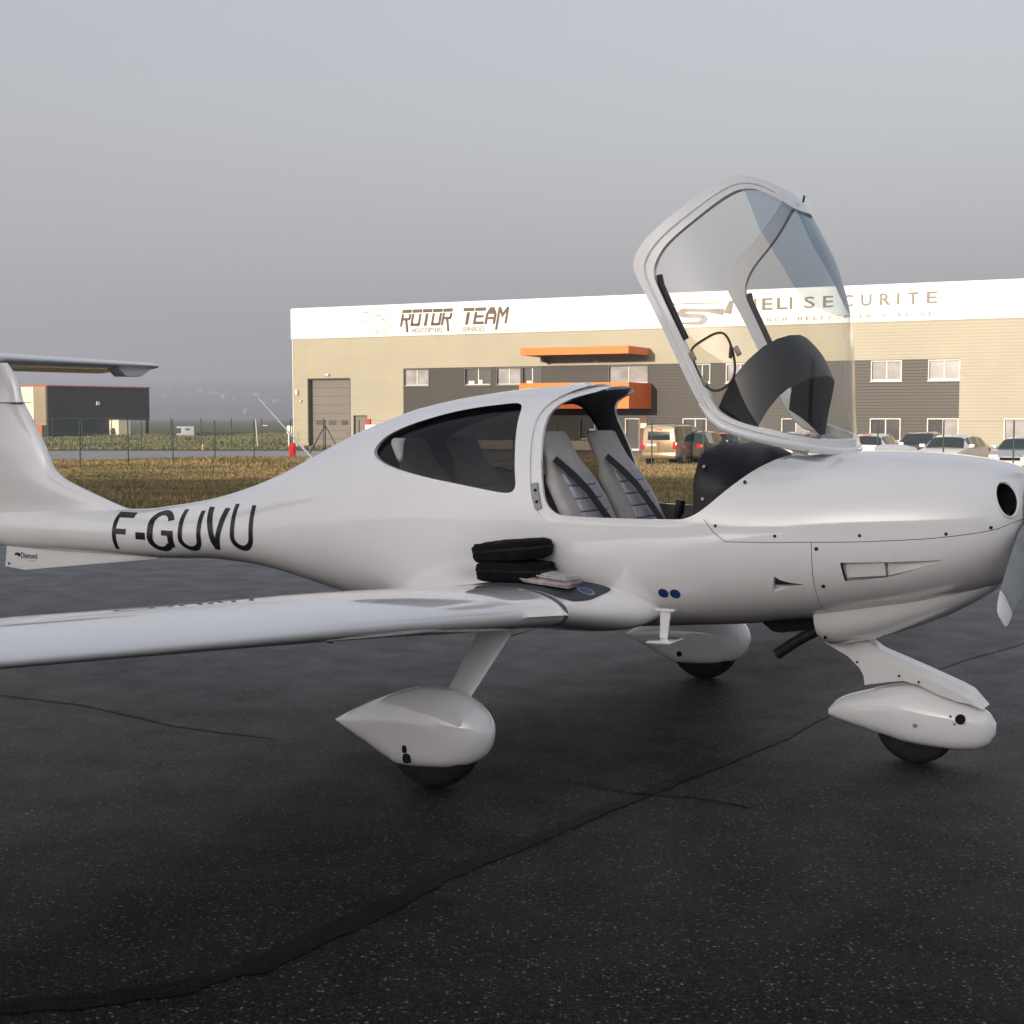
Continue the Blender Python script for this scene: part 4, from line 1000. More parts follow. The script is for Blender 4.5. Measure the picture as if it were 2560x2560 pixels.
HT = fac(733, 773.5)[1]; HB = fac(735, 846.6)[1]                 # parapet, underside of fascia
LEN = fac(2560, 696)[0] + 22
def cladding(name, rects, m, d, period=.19, depth=.005):
    """horizontal ribbed sheet covering the rectangles (t0,t1,z0,z1), one continuous pattern"""
    mb = MB()
    for t0, t1, z0, z1 in rects:
        zs = [z0]; k = math.floor(z0/period)
        while True:
            for fr, dd in ((0, 0), (.12, depth), (.22, depth), (.34, 0)):
                zz = (k + fr)*period
                if z0 < zz < z1: zs.append(zz)
            k += 1
            if k*period > z1: break
        zs.append(z1)
        def off(z):
            f_ = z/period - math.floor(z/period)
            return float(np.interp(f_, [0, .12, .22, .34, 1], [0, depth, depth, 0, 0]))
        v = []; f = []
        for z in zs:
            y = -d + off(z + 1e-6); v += [(t0, y, z), (t1, y, z)]
        f = [(2*i, 2*i+1, 2*i+3, 2*i+2) for i in range(len(zs)-1)]
        mb.add(v, f)
    o = mk(name, mb.v, mb.f, m, BLD, recalc=False); return o
def rect_minus(full, holes):
    """split a rectangle round rectangular holes"""
    t0, t1, z0, z1 = full
    ts = sorted({t0, t1, *[min(max(h[k], t0), t1) for h in holes for k in (0, 1)]})
    out = []
    for a, b in zip(ts[:-1], ts[1:]):
        if b - a < 1e-4: continue
        c = (a+b)/2; zz = z0
        for h in sorted([h for h in holes if h[0] < c < h[1]], key=lambda h: h[2]):
            if h[2] > zz: out.append((a, b, zz, min(h[2], z1)))
            zz = max(zz, h[3])
        if zz < z1: out.append((a, b, zz, z1))
    return out
def fr(u0, u1, v0, v1):
    """pixel box -> (t0,t1,z0,z1)"""
    t0, za = fac(u0, v0); t1, zb_ = fac(u1, v0); _, zc_ = fac((u0+u1)/2, v1); _, zd = fac((u0+u1)/2, v0)
    return (t0, t1, zc_, zd)
GAR = fr(770.5, 874, 947.7, 1115); GAR = (GAR[0], GAR[1], 0, GAR[3])
PED = fr(885, 916, 1039.8, 1114); PED = (PED[0], PED[1], 0, PED[3])
BAND = (fac(1008, 921)[0], fac(2400, 900)[0], fac(1600, 1093)[1], fac(1008, 921)[1])
W1 = [fr(1009, 1073, 923, 962), fr(1161, 1228, 922, 961), fr(1241, 1303, 921, 961), fr(1305.5, 1354, 920, 960), fr(1521, 1621, 917, 958), fr(1733, 1776, 913, 953), fr(1815, 1885, 911, 956), fr(1960, 2030, 908, 955), fr(2178, 2255, 903, 954), fr(2321, 2401, 900, 952)]
W0 = [fr(1449, 1521, 1051, 1091), fr(1707, 1767, 1044.5, 1090), fr(1954, 2024, 1044, 1090), fr(2175, 2252, 1044.6, 1092), fr(2318, 2397, 1044.6, 1094)]
zt1 = BAND[3]; W1 = [(a, b, zt1 - 1.28, zt1 - .05) for a, b, _, _ in W1]
z0t = np.mean([w[3] for w in W0]); W0 = [(a, b, z0t - 1.45, z0t) for a, b, _, _ in W0]
BAND = (BAND[0], BAND[1], z0t - 1.50, BAND[3])
ENT = (fac(1563, 1045)[0], fac(1600, 1045)[0], 0.0, z0t)
DOORR = fr(2510, 2600, 1046, 1110); DOORR = (DOORR[0], DOORR[1], .0, DOORR[3])
allh = [GAR, PED, ENT, DOORR]
wallh = allh + [BAND]
cladding('wall_cladding', rect_minus((0.0, LEN, 0.32, HB), wallh), M_BEIGE, 0.0)
cladding('band_cladding', rect_minus(BAND, W1 + W0 + [(ENT[0], ENT[1], BAND[2], ENT[3])]), M_GREYCL, -0.012)
cladding('fascia', [(-.06, LEN, HB, HT)], M_FASC, 0.10)
mb = MB()
for a, b, _, _ in rect_minus((0, LEN, 0, .32), allh): mb.box(a, b, -.02, .05, -.3, .32)
mb.obj('plinth', M_CONC, BLD)
MB().box(0, LEN, -.10, 30, HT, HT + .05).obj('roof', M_FASC, BLD)
MB().box(-.06, LEN, -.10, .0, HB - .04, HB).obj('fascia_soffit', M_FASC, BLD)
MB().box(.0, .06, .03, 30, -.3, HT).obj('gable_wall', M_BEIGE, BLD)
MB().box(LEN-.06, LEN, .03, 30, -.3, HT).obj('gable_wall', M_BEIGE, BLD)
MB().box(0.0, LEN, 29.9, 30, -.3, HT).obj('rear_wall', M_BEIGE, BLD)
MB().box(.06, LEN-.06, .9, 1.0, -.3, HT - .05).obj('inner_wall', M_FRAMED, BLD)
MB().box(-.005, .07, -.035, .0, .0, HB - .05).obj('corner_trim', M_FRAME, BLD)
def window(rect, light=False, pane=M_PANE, depth=.16, mull=1, sill=True, blind=None):
    t0, t1, z0, z1 = rect; fw_ = .06; m_ = M_FRAME if light else M_FRAMED
    mb = MB()
    mb.box(t0, t0+fw_, -.03, depth, z0, z1).box(t1-fw_, t1, -.03, depth, z0, z1).box(t0+fw_, t1-fw_, -.03, depth, z1-fw_, z1).box(t0+fw_, t1-fw_, -.03, depth, z0, z0+fw_)
    w = mb.obj('window', m_, BLD)
    inner = MB(); a, b = t0+fw_, t1-fw_; n = mull + 1
    for k in range(1, n):
        c = a + (b-a)*k/n; inner.box(c-.035, c+.035, depth-.05, depth+.01, z0+fw_, z1-fw_)
    inner.box(a, b, depth-.04, depth, z0+fw_, z0+fw_+.06)
    inner.obj('sash', M_FRAME, w)
    for k in range(n):
        c0, c1 = a + (b-a)*k/n, a + (b-a)*(k+1)/n
        p = pane if not isinstance(pane, list) else pane[k]
        MB().box(c0+.01, c1-.01, depth+.012, depth+.03, z0+fw_, z1-fw_).obj('pane', p, w)
    if sill: MB().box(t0-.05, t1+.05, -.09, -.031, z0-.05, z0+.0).obj('sill', m_, w)
    return w
pan = [M_PANE, M_BLIND]
for i, r_ in enumerate(W1): window(r_, i >= 5, [pan[(i+1) % 2], pan[1 if i in (0, 2, 4) else 0]] if i < 7 else [M_BLIND, M_BLIND])
for i, r_ in enumerate(W0): window(r_, i != 0, [M_PANE, pan[(i+1) % 2]])
window(DOORR, True, [M_BLIND], mull=0, sill=False)
# paper and boxes seen in the sunlit windows
for (i, a, b, z0_, z1_, W_) in ((1, .18, .62, .06, .34, W1), (1, .95, 1.25, .06, .40, W1), (3, .2, .55, .06, .30, W1), (0, .55, .95, .35, .75, W0), (4, .1, .75, .1, .55, W0)):
    r_ = W_[i]; MB().box(r_[0]+.1+a, r_[0]+.1+b, .10, .15, r_[2]+z0_, r_[2]+z1_).obj('window_notice', mat('notice_white', (.75, .70, .5), .6), BLD)
# garage door: recessed sections with three small lights
mb = MB(); e = .55
mb.box(GAR[0]-.08, GAR[0], -.005, e, 0, GAR[3]).box(GAR[1], GAR[1]+.08, -.005, e, 0, GAR[3]).box(GAR[0]-.08, GAR[1]+.08, -.006, e, GAR[3], GAR[3]+.08)
GD = mb.obj('garage_surround', M_FRAMED, BLD)
nsec = 8
for k in range(nsec):
    z0_, z1_ = GAR[3]*k/nsec + .008, GAR[3]*(k+1)/nsec - .008
    MB().box(GAR[0], GAR[1], e-.05, e, z0_, z1_).obj('door_section', M_DOOR, GD)
for u0, u1 in ((791.7, 811.8), (822.8, 841.8), (854.7, 871)):
    a = fac(u0, 1051, -e)[0]; b = fac(u1, 1051, -e)[0]; z0_ = fac(u0, 1062.6, -e)[1]; z1_ = fac(u0, 1051, -e)[1]
    MB().box(a, b, e-.07, e-.045, z0_, z1_).obj('door_light', M_PANE, GD)
pd = MB().box(PED[0], PED[1], .18, .22, 0, PED[3]).obj('side_door', M_DOOR, BLD)
MB().box(PED[1]-.18, PED[1]-.12, .12, .18, 1.05, 1.09).obj('door_handle', M_STEEL, pd)
MB().box(PED[0]-.05, PED[0], -.02, .22, 0, PED[3]).box(PED[1], PED[1]+.05, -.02, .22, 0, PED[3]).box(PED[0]-.05, PED[1]+.05, -.021, .22, PED[3], PED[3]+.05).obj('door_frame', M_FRAMED, pd)
# entrance under the balcony
window(ENT, True, [M_PANE], mull=0, sill=False)
t_ = fac(1598, 1045)[0]; t2_ = fac(1617, 1045)[0]
MB().box(t_+.02, t2_, -.035, -.014, .0, z0t + .12).obj('entrance_panel', mat('red_brown_panel', (.16, .07, .05), .6, var=.2), BLD)
p0 = fac(1603, 1058); MB().box(p0[0], p0[0]+.42, -.14, -.036, p0[1]-.32, p0[1]).obj('notice_box', mat('notice_white', (.75, .70, .5), .6), BLD)
# balcony and canopy slab, boxed in orange sheet
def depth_for(u_front, u_wall, v):
    """how far out the front corner stands, from where its side meets the wall"""
    t = fac(u_wall, v)[0]
    best = min(np.linspace(.5, 5, 91), key=lambda d: abs(fac(u_front, v, d)[0] - t)); return t, float(best)
tb, db = depth_for(1572, 1629, 1000)
tl = fac(1298, 985, db)[0]
zt_b = fac(1572, 955, db)[1]; zb_b = fac(1572, 1021, db)[1]
BAL = MB().box(tl, tb, -db, -db + .06, zb_b, zt_b).obj('balcony', M_ORANGE, BLD)
MB().box(tb - .06, tb, -db + .062, -.02, zb_b, zt_b).obj('balcony_side', M_ORANGE, BAL)
MB().box(tl, tl + .06, -db + .062, -.02, zb_b, zt_b).obj('balcony_side', M_ORANGE, BAL)
MB().box(tl + .06, tb - .06, -db + .062, -.02, zb_b + .02, zb_b + .22).obj('balcony_floor', M_ORANGE, BAL)
tb2, db2 = depth_for(1571, 1625, 880)
tl2 = fac(1301, 880, db2)[0]; zt_c = fac(1571, 864, db2)[1]; zb_c = fac(1571, 883, db2)[1]
CANO = MB().box(tl2, tb2, -db2, -db2 + .05, zb_c, zt_c).obj('entrance_canopy', M_ORANGE, BLD)
MB().box(tb2 - .05, tb2, -db2 + .052, -.02, zb_c, zt_c).obj('canopy_side', M_ORANGE, CANO)
MB().box(tl2, tl2 + .05, -db2 + .052, -.02, zb_c, zt_c).obj('canopy_side', M_ORANGE, CANO)
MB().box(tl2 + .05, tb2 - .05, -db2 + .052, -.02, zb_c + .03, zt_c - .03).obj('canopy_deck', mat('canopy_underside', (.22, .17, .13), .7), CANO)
MB().box(tl2 + .1, tl2 + .35, -1.0, -.02, zb_c - .35, zb_c + .03).obj('canopy_bracket', M_FRAMED, CANO)
for u in (1488,): 
    a = fac(u, 903); MB().box(a[0], a[0]+.25, -.25, -.02, a[1]-.08, a[1]+.08).obj('wall_lamp', M_FRAME, BLD)
for u, v, w_, h_ in ((820, 937, .30, .16), (744, 981, .22, .38), (754, 1003, .14, .14)):
    a = fac(u, v); MB().box(a[0]-w_/2, a[0]+w_/2, -.2, -.0, a[1]-h_/2, a[1]+h_/2).obj('wall_lamp', M_FRAME, BLD, bevel=.02)
a = fac(916, 1048); RS = MB().box(a[0], a[0]+.38, -.16, -.02, a[1]-.35, a[1]+.02).obj('red_box', mat('red_paint', (.45, .03, .015), .5), BLD)

# ---- signs on the fascia
def sign_text(body, u0, u1, v0, v1, m, bold=.0, spacing=1.0, shear=0.0, ext=.02):
    a = fac(u0, v0); b = fac(u1, v0); zc_ = (fac(u0, v1)[1] + fac(u1, (v1 - (u1-u0)*.035))[1]) / 2
    z1_ = (a[1] + fac(u1, v0 - (u1-u0)*.035)[1]) / 2
    v, f = text_flat(body, bold, spacing, shear, .01)
    q = fit_box(v, a[0], b[0], zc_, z1_)
    return mk('sign_letters', [(x, -.115 - (.02 if z > 0 else 0), y) for x, y, z in q], f, m, BLD)
def fpoly(pts, slope=True):
    return [fac(u, v, .1) for u, v in pts]
def sign_strokes(name, polys, m, dd=.04):
    mb = MB()
    for p in polys: mb.prism([(x, z) for x, z in p], -.105 - dd, -.104, 'y')
    return mb.obj(name, m, BLD)
def thick(pts, w):
    """polyline in pixels -> list of quads in facade metres"""
    P = [Vector(fac(u, v, .1)) for u, v in pts]; ws = w if isinstance(w, (list, tuple)) else [w]*len(P); out = []
    L_, R_ = [], []
    for i, p in enumerate(P):
        t = (P[min(i+1, len(P)-1)] - P[max(i-1, 0)]).normalized(); n_ = Vector((-t.y, t.x))
        L_.append(p + n_*ws[i]/2); R_.append(p - n_*ws[i]/2)
    return [[L_[i], L_[i+1], R_[i+1], R_[i]] for i in range(len(P)-1)]
# stylised slanted word: letters from bars on a grid, leaning right, with a slit under the cap
def bars(ch):
    B = {'R': [[(0,0),(.20,0),(.20,.74),(0,.74)],[(0,.80),(.95,.80),(1,.9),(1,1),(0,1)],[(.80,.40),(1,.45),(1,.74),(.80,.74)],[(.2,.36),(.95,.36),(.95,.50),(.2,.50)],[(.45,.36),(.68,.36),(1.02,-.36),(.80,-.36)]],
         'O': [[(0,.06),(.22,.06),(.22,.74),(0,.74)],[(.78,.0),(1,.06),(1,.74),(.78,.74)],[(.06,0),(.94,0),(1,.17),(0,.17)],[(0,.80),(1,.80),(1,1),(0,1)]],
         'T': [[(0,.80),(1,.80),(1,1),(0,1)],[(.36,0),(.64,0),(.64,.74),(.36,.74)]],
         'E': [[(0,0),(.22,0),(.22,.74),(0,.74)],[(0,.80),(1,.80),(1,1),(0,1)],[(.22,.40),(.9,.40),(.9,.55),(.22,.55)],[(.22,0),(1,0),(1,.17),(.22,.17)]],
         'A': [[(0,0),(.22,0),(.22,.60),(0,.60)],[(.78,0),(1,0),(1,.60),(.78,.60)],[(0,.60),(1,.60),(.70,1),(.30,1)],[(.22,.28),(.78,.28),(.78,.42),(.22,.42)]],
         'M': [[(0,-.36),(.20,-.36),(.20,1),(0,1)],[(.80,0),(1,0),(1,1),(.80,1)],[(.20,1),(.20,.72),(.5,.35),(.5,.65)],[(.80,1),(.80,.72),(.5,.35),(.5,.65)]]}
    return B[ch]
def logo_word(word, u0, u1, v0, v1, drop):
    n = len(word); pitch = (u1-u0)/n
    for i, ch in enumerate(word):
        polys = []
        for p in bars(ch):
            pp = []
            for x, z in p:
                u = u0 + pitch*(i + x*.90) + z*7.0 - 2.5
                v = v1 + (v0 - v1)*z - (u - u0)*drop
                pp.append(fac(u, v, .1))
            polys.append(pp)
        sign_strokes('sign_letter', polys, M_SIGN, .05)
logo_word('ROTOR', 1003, 1131, 774.5, 816.5, .030)
logo_word('TEAM', 1156, 1272, 770.0, 812.0, .030)
sign_text('HELICOPTERS', 1032, 1108, 821, 832.5, M_SIGN, .0, 1.0)
sign_text('SERVICES', 1157, 1213, 818, 829.5, M_SIGN, .0, 1.0)
# helicopter drawn in outline
HZ4 = lambda pts: [(700 + x/4.83, 740 + y/4.83) for x, y in pts]
hel = [[(985,190),(1180,235),(1365,248)],[(1175,215),(1190,245)],[(985,190),(1060,195)],[(1165,335),(1205,368),(1250,400)],[(1200,248),(1245,275),(1290,320),(1322,375)],[(1322,375),(1285,410),(1140,412),(1095,385)],[(1000,295),(1055,293)],[(1000,322),(1075,345),(1095,385)],[(965,280),(980,300),(965,330),(978,350)],[(1070,430),(1175,445),(1280,462)],[(1175,415),(1178,445)],[(1280,412),(1275,462)],[(1205,285),(1255,290),(1240,270)]]
sign_strokes('sign_outline', [q for s_ in hel for q in thick(HZ4(s_), .07)], M_SIGN3, .02)
# second sign: wide-set capitals
def spaced(word, us, v0, v1, m, drop, w):
    for ch, u in zip(word, us):
        if ch == ' ': continue
        dv = -(u - us[0])*drop
        sign_text(ch, u, u + (w if ch != 'I' else w*.22), v0 + dv, v1 + dv, m, .012 if w > 15 else .004)
spaced('HELI SECURITE', [1866,1907,1944,1976,0,2003,2042,2076,2112,2155,2201,2244,2270,2318][:4] + [0] + [2012,2059,2108,2154,2201,2244,2271,2318], 748, 777, M_SIGN2, .0405, 26)
sub = 'FRENCH HELICOPTER AIRLINE'; us = np.linspace(1862, 2323, len(sub))
spaced(sub, list(us), 797, 806.5, M_SIGN2, .0375, 9.5)
ZC = lambda pts: [(1550 + x/4.2, 700 + y/4.2) for x, y in pts]
sign_strokes('sign_emblem', thick(ZC([(430,258),(800,246),(1065,238)]), [.05,.09,.05]) +
    thick(ZC([(655,455),(760,455),(835,452),(885,432),(898,408),(878,388),(820,380),(720,378),(650,365),(628,345),(650,325),(720,316),(900,320),(1090,335)]), [.12,.18,.28,.36,.36,.34,.28,.26,.34,.36,.34,.22,.2,.42]) +
    [[Vector(fac(*p, .1)) for p in ZC(q)] for q in ([(1090,322),(1098,348),(1170,360),(1180,300)], [(1105,315),(1180,300),(1196,216),(1148,216)])], M_SIGN2, .03)

# ------------------------------------------------------------------ the hangar behind the photographer, whose shadow covers the apron
M_HANG = mat('hangar_sheet', (0.60, 0.60, 0.58), 0.5, var=0.12, vscale=.5)
M_HDOOR = mat('hangar_door', (0.50, 0.50, 0.50), 0.5, var=0.15, vscale=.4)
HY = -60.0; HH = 12.9
HG = empty('aircraft_hangar', (-40, HY, 0), (0, 0, 0), 'long grey sheet-metal hangar standing across the apron, casting the long shadow', 'hangar')
mb = MB(); mb.box(-76, 62, -10, 0, 0, HH - .3); mb.obj('wall', M_HANG, HG)
MB().prism([(-10.5, HH - .3), (.5, HH - .3), (.5, HH), (-5, HH + .1), (-10.5, HH)], -76.5, 62.5, 'x').obj('roof', M_HDOOR, HG)
for k in range(12):
    x0 = -62 + 10*k; MB().box(x0, x0 + 9.6, .05, .2, 0, 8.2).obj('sliding_door', M_HDOOR, HG)

# ------------------------------------------------------------------ fences
M_POST = mat('fence_green', (0.022, 0.048, 0.036), 0.5, var=0.2, vscale=5)
def wire_mat():
    m = bpy.data.materials.new('wire_mesh'); m.use_nodes = True
    b = m.node_tree.nodes['Principled BSDF']; b.inputs['Base Color'].default_value = (.03, .06, .045, 1); b.inputs['Roughness'].default_value = .5
    return m
M_WIRE = wire_mat()
def fence(label, p0, p1, n, h_, name='mesh_fence', group=None, braces=False, wire=True, r_=.03):
    p0, p1 = Vector(p0), Vector(p1); d = p1 - p0
    e = empty(name, (p0.x, p0.y, terr(p0.y)), (0, 0, 0), label, 'fence', group)
    base = terr(p0.y); me = None
    for k in range(n + 1):
        q = d * (k/n); zg = terr(p0.y + q.y) - base
        if me is None:
            o = MB().tube([(0, 0, -.3), (0, 0, h_)], r_, 8).obj('post', M_POST, e); me = o.data
        else:
            o = bpy.data.objects.new('post', me); link(o, e)
        o.location = (q.x, q.y, zg)
    if wire:
        mb = MB(); L_ = d.length; u = d.normalized()
        for z in (.05, h_*.5, h_ - .04):
            pts = [(u.x*s_, u.y*s_, z + terr(p0.y + u.y*s_) - base) for s_ in np.linspace(0, L_, n + 1)]
            mb.tube(pts, .004, 4)
        o = mb.obj('strand_wires', M_WIRE, e); o['kind'] = 'stuff'
    return e
C0 = (-18.6, 61.0); C1 = (-9.8, 74.6)
u_ = Vector((C1[0]-C0[0], C1[1]-C0[1])).normalized()
PA = Vector(C0) - u_*2.68*9
fence('green mesh fence between the dry grass and the road, left of the corner braces', (PA.x, PA.y), C1, 15, 2.05)
FR = Vector((.753, -.657))
fence('green mesh fence before the parked cars, right of the corner braces', C1, (C1[0] + FR.x*2.62*19, C1[1] + FR.y*2.62*19), 19, 2.05)
BR = empty('corner_braces', (C1[0], C1[1], terr(C1[1])), (0, 0, 0), 'pair of slanted green struts propping the fence corner post', 'fence brace')
for dx, dy in ((-.9, -1.0), (1.15, -.9)):
    MB().tube([(dx, dy, -.1), (0, 0, 1.75)], .028, 8).obj('strut', M_POST, BR)
f2 = fence('thin green fence on the far side of the road, before the green crop', (-40, 99), (-12.6, 95), 13, 2.15, wire=True)
# white post and cone by the road
def simple(name, label, cat, loc):
    return empty(name, loc, (0, 0, 0), label, cat)
def put(u, v, z):      # pixel -> point on the ground at height z
    return gpx(u, v, z)
p = put(644, 1117, BASE_Z); e = simple('marker_post', 'tall thin white post beyond the road, left of the red pillar', 'post', p)
MB().tube([(0, 0, 0), (-.12, 0, 2.05)], .035, 8).obj('pole', M_FRAME, e)
MB().box(.35, .75, -.02, .02, 1.55, 1.6).obj('arm', M_FRAME, e)
p = put(507, 1124, BASE_Z); e = simple('traffic_cone', 'small orange and white traffic cone on the road edge', 'cone', p)
M_CONE = mat('cone_orange', (.6, .12, .03), .5)
MB().box(-.16, .16, -.16, .16, 0, .04).obj('base', M_CONE, e)
MB().tube([(0, 0, .04), (0, 0, .28)], [.14, .09], 14).obj('skirt', M_CONE, e, smooth=True)
MB().tube([(0, 0, .28), (0, 0, .42)], [.09, .062], 14).obj('sleeve', M_FRAME, e, smooth=True)
MB().tube([(0, 0, .42), (0, 0, .60)], [.062, .03], 14).obj('tip', M_CONE, e, smooth=True); e.scale = (.75, .75, .75)
p = put(731, 1147, terr(70)); p.z = terr(p.y)
e = simple('red_hydrant', 'glossy red round-topped pillar standing in dry grass before the building corner', 'hydrant', p)
M_RED = mat('hydrant_red', (.62, .012, .010), .22, coat=.5)
MB().tube([(0, 0, 0), (0, 0, .08), (0, 0, .10), (0, 0, .62), (0, 0, .74), (0, 0, .83), (0, 0, .87)], [.14, .14, .17, .18, .185, .13, .03], 20).obj('barrel', M_RED, e, smooth=True, sharp=50)
MB().tube([(0, 0, .47), (0, 0, .50)], .192, 20).obj('collar', M_RED, e, smooth=True)
p = put(722, 1117, BASE_Z); e = simple('notice_board', 'small white board on a post at the building corner', 'sign', p)
MB().box(-.05, .05, -.05, .05, 0, 1.6).obj('post', M_FRAME, e)
MB().box(-.12, .65, -.07, -.05, 1.0, 1.55).obj('board', mat('board_white', (.8, .76, .66), .5), e)
MB().box(.05, .6, -.05, .25, .55, .98).obj('cabinet', M_FRAMED, e)
# white bins against the wall by the side door
for i, (u0, u1) in enumerate(((914, 946), (949, 985))):
    a = fac(u0, 1070, 1.3)[0]; b = fac(u1, 1070, 1.3)[0]; z1_ = fac(u0, 1062, 1.3)[1]
    o = FO + FDIR*a - FIN_*1.3
    e = empty('storage_bin', o, (0, 0, math.atan2(FDIR.y, FDIR.x)), ('white steel storage bin next to the grey side door' if i == 0 else 'white steel storage bin further from the grey side door'), 'bin')
    w_ = b - a
    MB().box(0, w_, 0, .9, .12, z1_ - .42).obj('body', mat('bin_cream', (.55, .48, .33), .5, var=.1), e)
    MB().box(-.02, w_ + .02, -.03, .93, z1_ - .415, z1_).obj('lid', mat('bin_white', (.8, .78, .7), .5), e)
    for x in (.15, w_ - .15): MB().tube([(x, .1, .06), (x, .2, .06)], .06, 10).obj('wheel', M_RUBBER, e)

# ------------------------------------------------------------------ dark hangar on the left, far beyond the road
YD = 165.0
def bd(u, v, Y=YD): return at_depth(u, v, Y)
M_DKW = mat('dark_green_cladding', (0.022, 0.032, 0.031), 0.55, var=0.15, vscale=.3)
M_REDT = mat('red_roof_trim', (0.45, 0.06, 0.04), 0.5)
M_LITW = mat('pale_cladding', (0.74, 0.68, 0.52), 0.5, var=.06, vscale=.4)
M_TAN = mat('tan_cladding', (0.30, 0.25, 0.165), 0.5, var=.2, vscale=.25)
o = bd(120, 1045, 157.0); gz = BASE_Z
DD = Vector((.62, .78, 0)).normalized(); DN = Vector((-DD.y, DD.x, 0))
DH = empty('dark_shed', (o.x, 157.0, gz), (0, 0, math.atan2(DD.y, DD.x)), 'dark green shed with thin red roof edge and open carport end beyond the field', 'shed')
DO = Vector((o.x, 157.0, 0))
def along(u, axis, other):
    r_ = ray(u, 1045); r_.z = 0; n_ = Vector((-axis.y, axis.x, 0)); q = CAMP.copy(); q.z = 0
    t = (DO - q).dot(n_)/r_.dot(n_); return (q + r_*t - DO).dot(axis)
T = lambda u: along(u, DD, DN)
DEP = lambda u: along(u, DN, DD)
HS = bd(120, 966, 157.0).z - gz; HU = bd(120, 1045, 157).z - gz + (1045 - 1051)*-1*0 ; HU = 1.58 - gz + (1045 - 1050.5)/F_PX*170
t27, t37, t30 = T(273), T(374), T(304)
MB().box(0, t27, 0.0, 14, -.2, HS).obj('main_wall', M_DKW, DH)
MB().box(t27 + .003, t37, 0.0, 14, HU, HS).obj('overhang', M_DKW, DH)
MB().box(-.15, t37 + .1, -.15, 14.1, HS, HS + .14).obj('roof_edge', M_REDT, DH)
d91, d48 = DEP(91.5), DEP(40)
zt_ = 1.58 - gz - (1063 - 1045)/F_PX*157
MB().box(-.25, -.003, .0, d91, zt_, HS - .003).obj('tan_panel', M_TAN, DH)
MB().box(-.35, -.003, d91 + .01, d48, -.2, HS - .003).obj('pale_panel', M_LITW, DH)
MB().box(-.2, -.003, .9, d91, -.2, zt_ - .01).obj('orange_door', mat('rust_door', (.55, .16, .05), .6, var=.3, vscale=1.5), DH)
dpx = along(304, DN, DD); q_ = bd(273, 1045, 157.0)
MB().box(t27 + .004, t27 + 1.6, -1.75, -.004, -.2, HU + .05).obj('added_return_wall', M_LITW, DH)  # stand-in for the carport's pale return wall, a box added outside to catch sun
MB().box(t30 + .3, t37 - .2, 12.5, 12.7, -.2, HU - .01).obj('screen_wall', mat('screen_grey', (.16, .17, .16), .7, var=.3, vscale=.3), DH)
MB().box(t37 - .3, t37 - .05, .1, .35, -.2, HU).obj('column', M_DKW, DH)
q = T(245); MB().box(q - .2, q + .2, -.15, -.002, HS - 2.0, HS - 1.6).obj('wall_lamp', M_FRAME, DH)
# white cabin trailer in the field
p = put(458, 1092, BASE_Z); p = Vector((at_depth(458, 1045, 165).x, 165, BASE_Z))
TR = empty('site_cabin', p - Vector((-.3, 0, .18)), (0, 0, .1), 'small white site cabin on skids alone in the far green field', 'cabin')
MB().box(-.95, 1.05, -1, 1, .25, 1.35).obj('body', mat('cabin_white', (.34, .37, .41), .5, var=.1), TR, bevel=.06)
MB().box(-.95, -.45, -1.02, -1.003, .55, 1.15).obj('door', M_PANE, TR)
MB().box(.05, .55, -1.02, -1.003, .9, 1.12).obj('window', M_PANE, TR)
for y in (-.8, .6): MB().box(-.9, 1.0, y, y + .2, -.05, .25).obj('skid', M_FRAMED, TR)
# small bush against the pale wall
def leafmass(name, parent, m, R_, n, seed, loc=(0, 0, 0), size=.2, flat=1.0):
    rg = np.random.default_rng(seed); v = []; f = []
    for k in range(n):
        d = rg.normal(0, 1, 3); d /= np.linalg.norm(d); r_ = R_*rg.uniform(.45, 1)
        c = d*r_*np.array([1, 1, flat]) + np.array(loc); a = rg.normal(0, 1, 3); a /= np.linalg.norm(a); b = np.cross(a, d + rg.normal(0, .3, 3)); b /= np.linalg.norm(b) + 1e-6
        s_ = size*rg.uniform(.5, 1.2); i = len(v)
        v += [tuple(c - a*s_), tuple(c + b*s_*.5), tuple(c + a*s_), tuple(c - b*s_*.5)]; f.append((i, i+1, i+2, i+3))
    return mk(name, v, f, m, parent, recalc=False)
M_LEAF = mat('leaf_dull', (.05, .05, .028), .8, var=.4, vscale=4)
p = Vector((at_depth(288, 1045, 163).x, 163, BASE_Z)); BU = empty('bush', p, (0, 0, 0), 'scrubby low bush in front of the pale carport wall', 'bush')
MB().tube([(0, 0, 0), (.05, 0, .5)], .05, 6).obj('trunk', M_LEAF, BU)
leafmass('crown', BU, M_LEAF, .6, 260, 5, (0, 0, .55), .18)

# ------------------------------------------------------------------ hills with woods and scattered houses
M_HILL = mat_ground('hill_woods', [(0.030, 0.034, 0.020), (0.045, 0.045, 0.026), (0.022, 0.026, 0.016), (0.055, 0.05, 0.03)], [.01, .05, .15])
def hill_h(x, y):
    """skyline about 3 to 4 km out"""
    a = 84*math.exp(-((x + 420)/1050)**2) + 50*math.exp(-((x + 1900)/800)**2) + 60*math.exp(-((x - 1900)/1500)**2)
    a += 7*math.sin(x/190.) + 5*math.sin(x/83. + 1.3) + 6*math.sin(y/140. + x/260.)
    t = min(max((y - 2300)/1500., 0), 1); return max(-3, a*t*t*(3 - 2*t))
nx, ny = 150, 46; xs_ = np.linspace(-4200, 4200, nx); ys_ = np.linspace(2100, 4350, ny); v = []
for y in ys_:
    for x in xs_:
        v.append((x, y, hill_h(x, y) + rng.normal(0, 1.6)*(1 if hill_h(x, y) > 1 else 0) - 2.2))
f = [(j*nx+i, j*nx+i+1, (j+1)*nx+i+1, (j+1)*nx+i) for j in range(ny-1) for i in range(nx-1)]
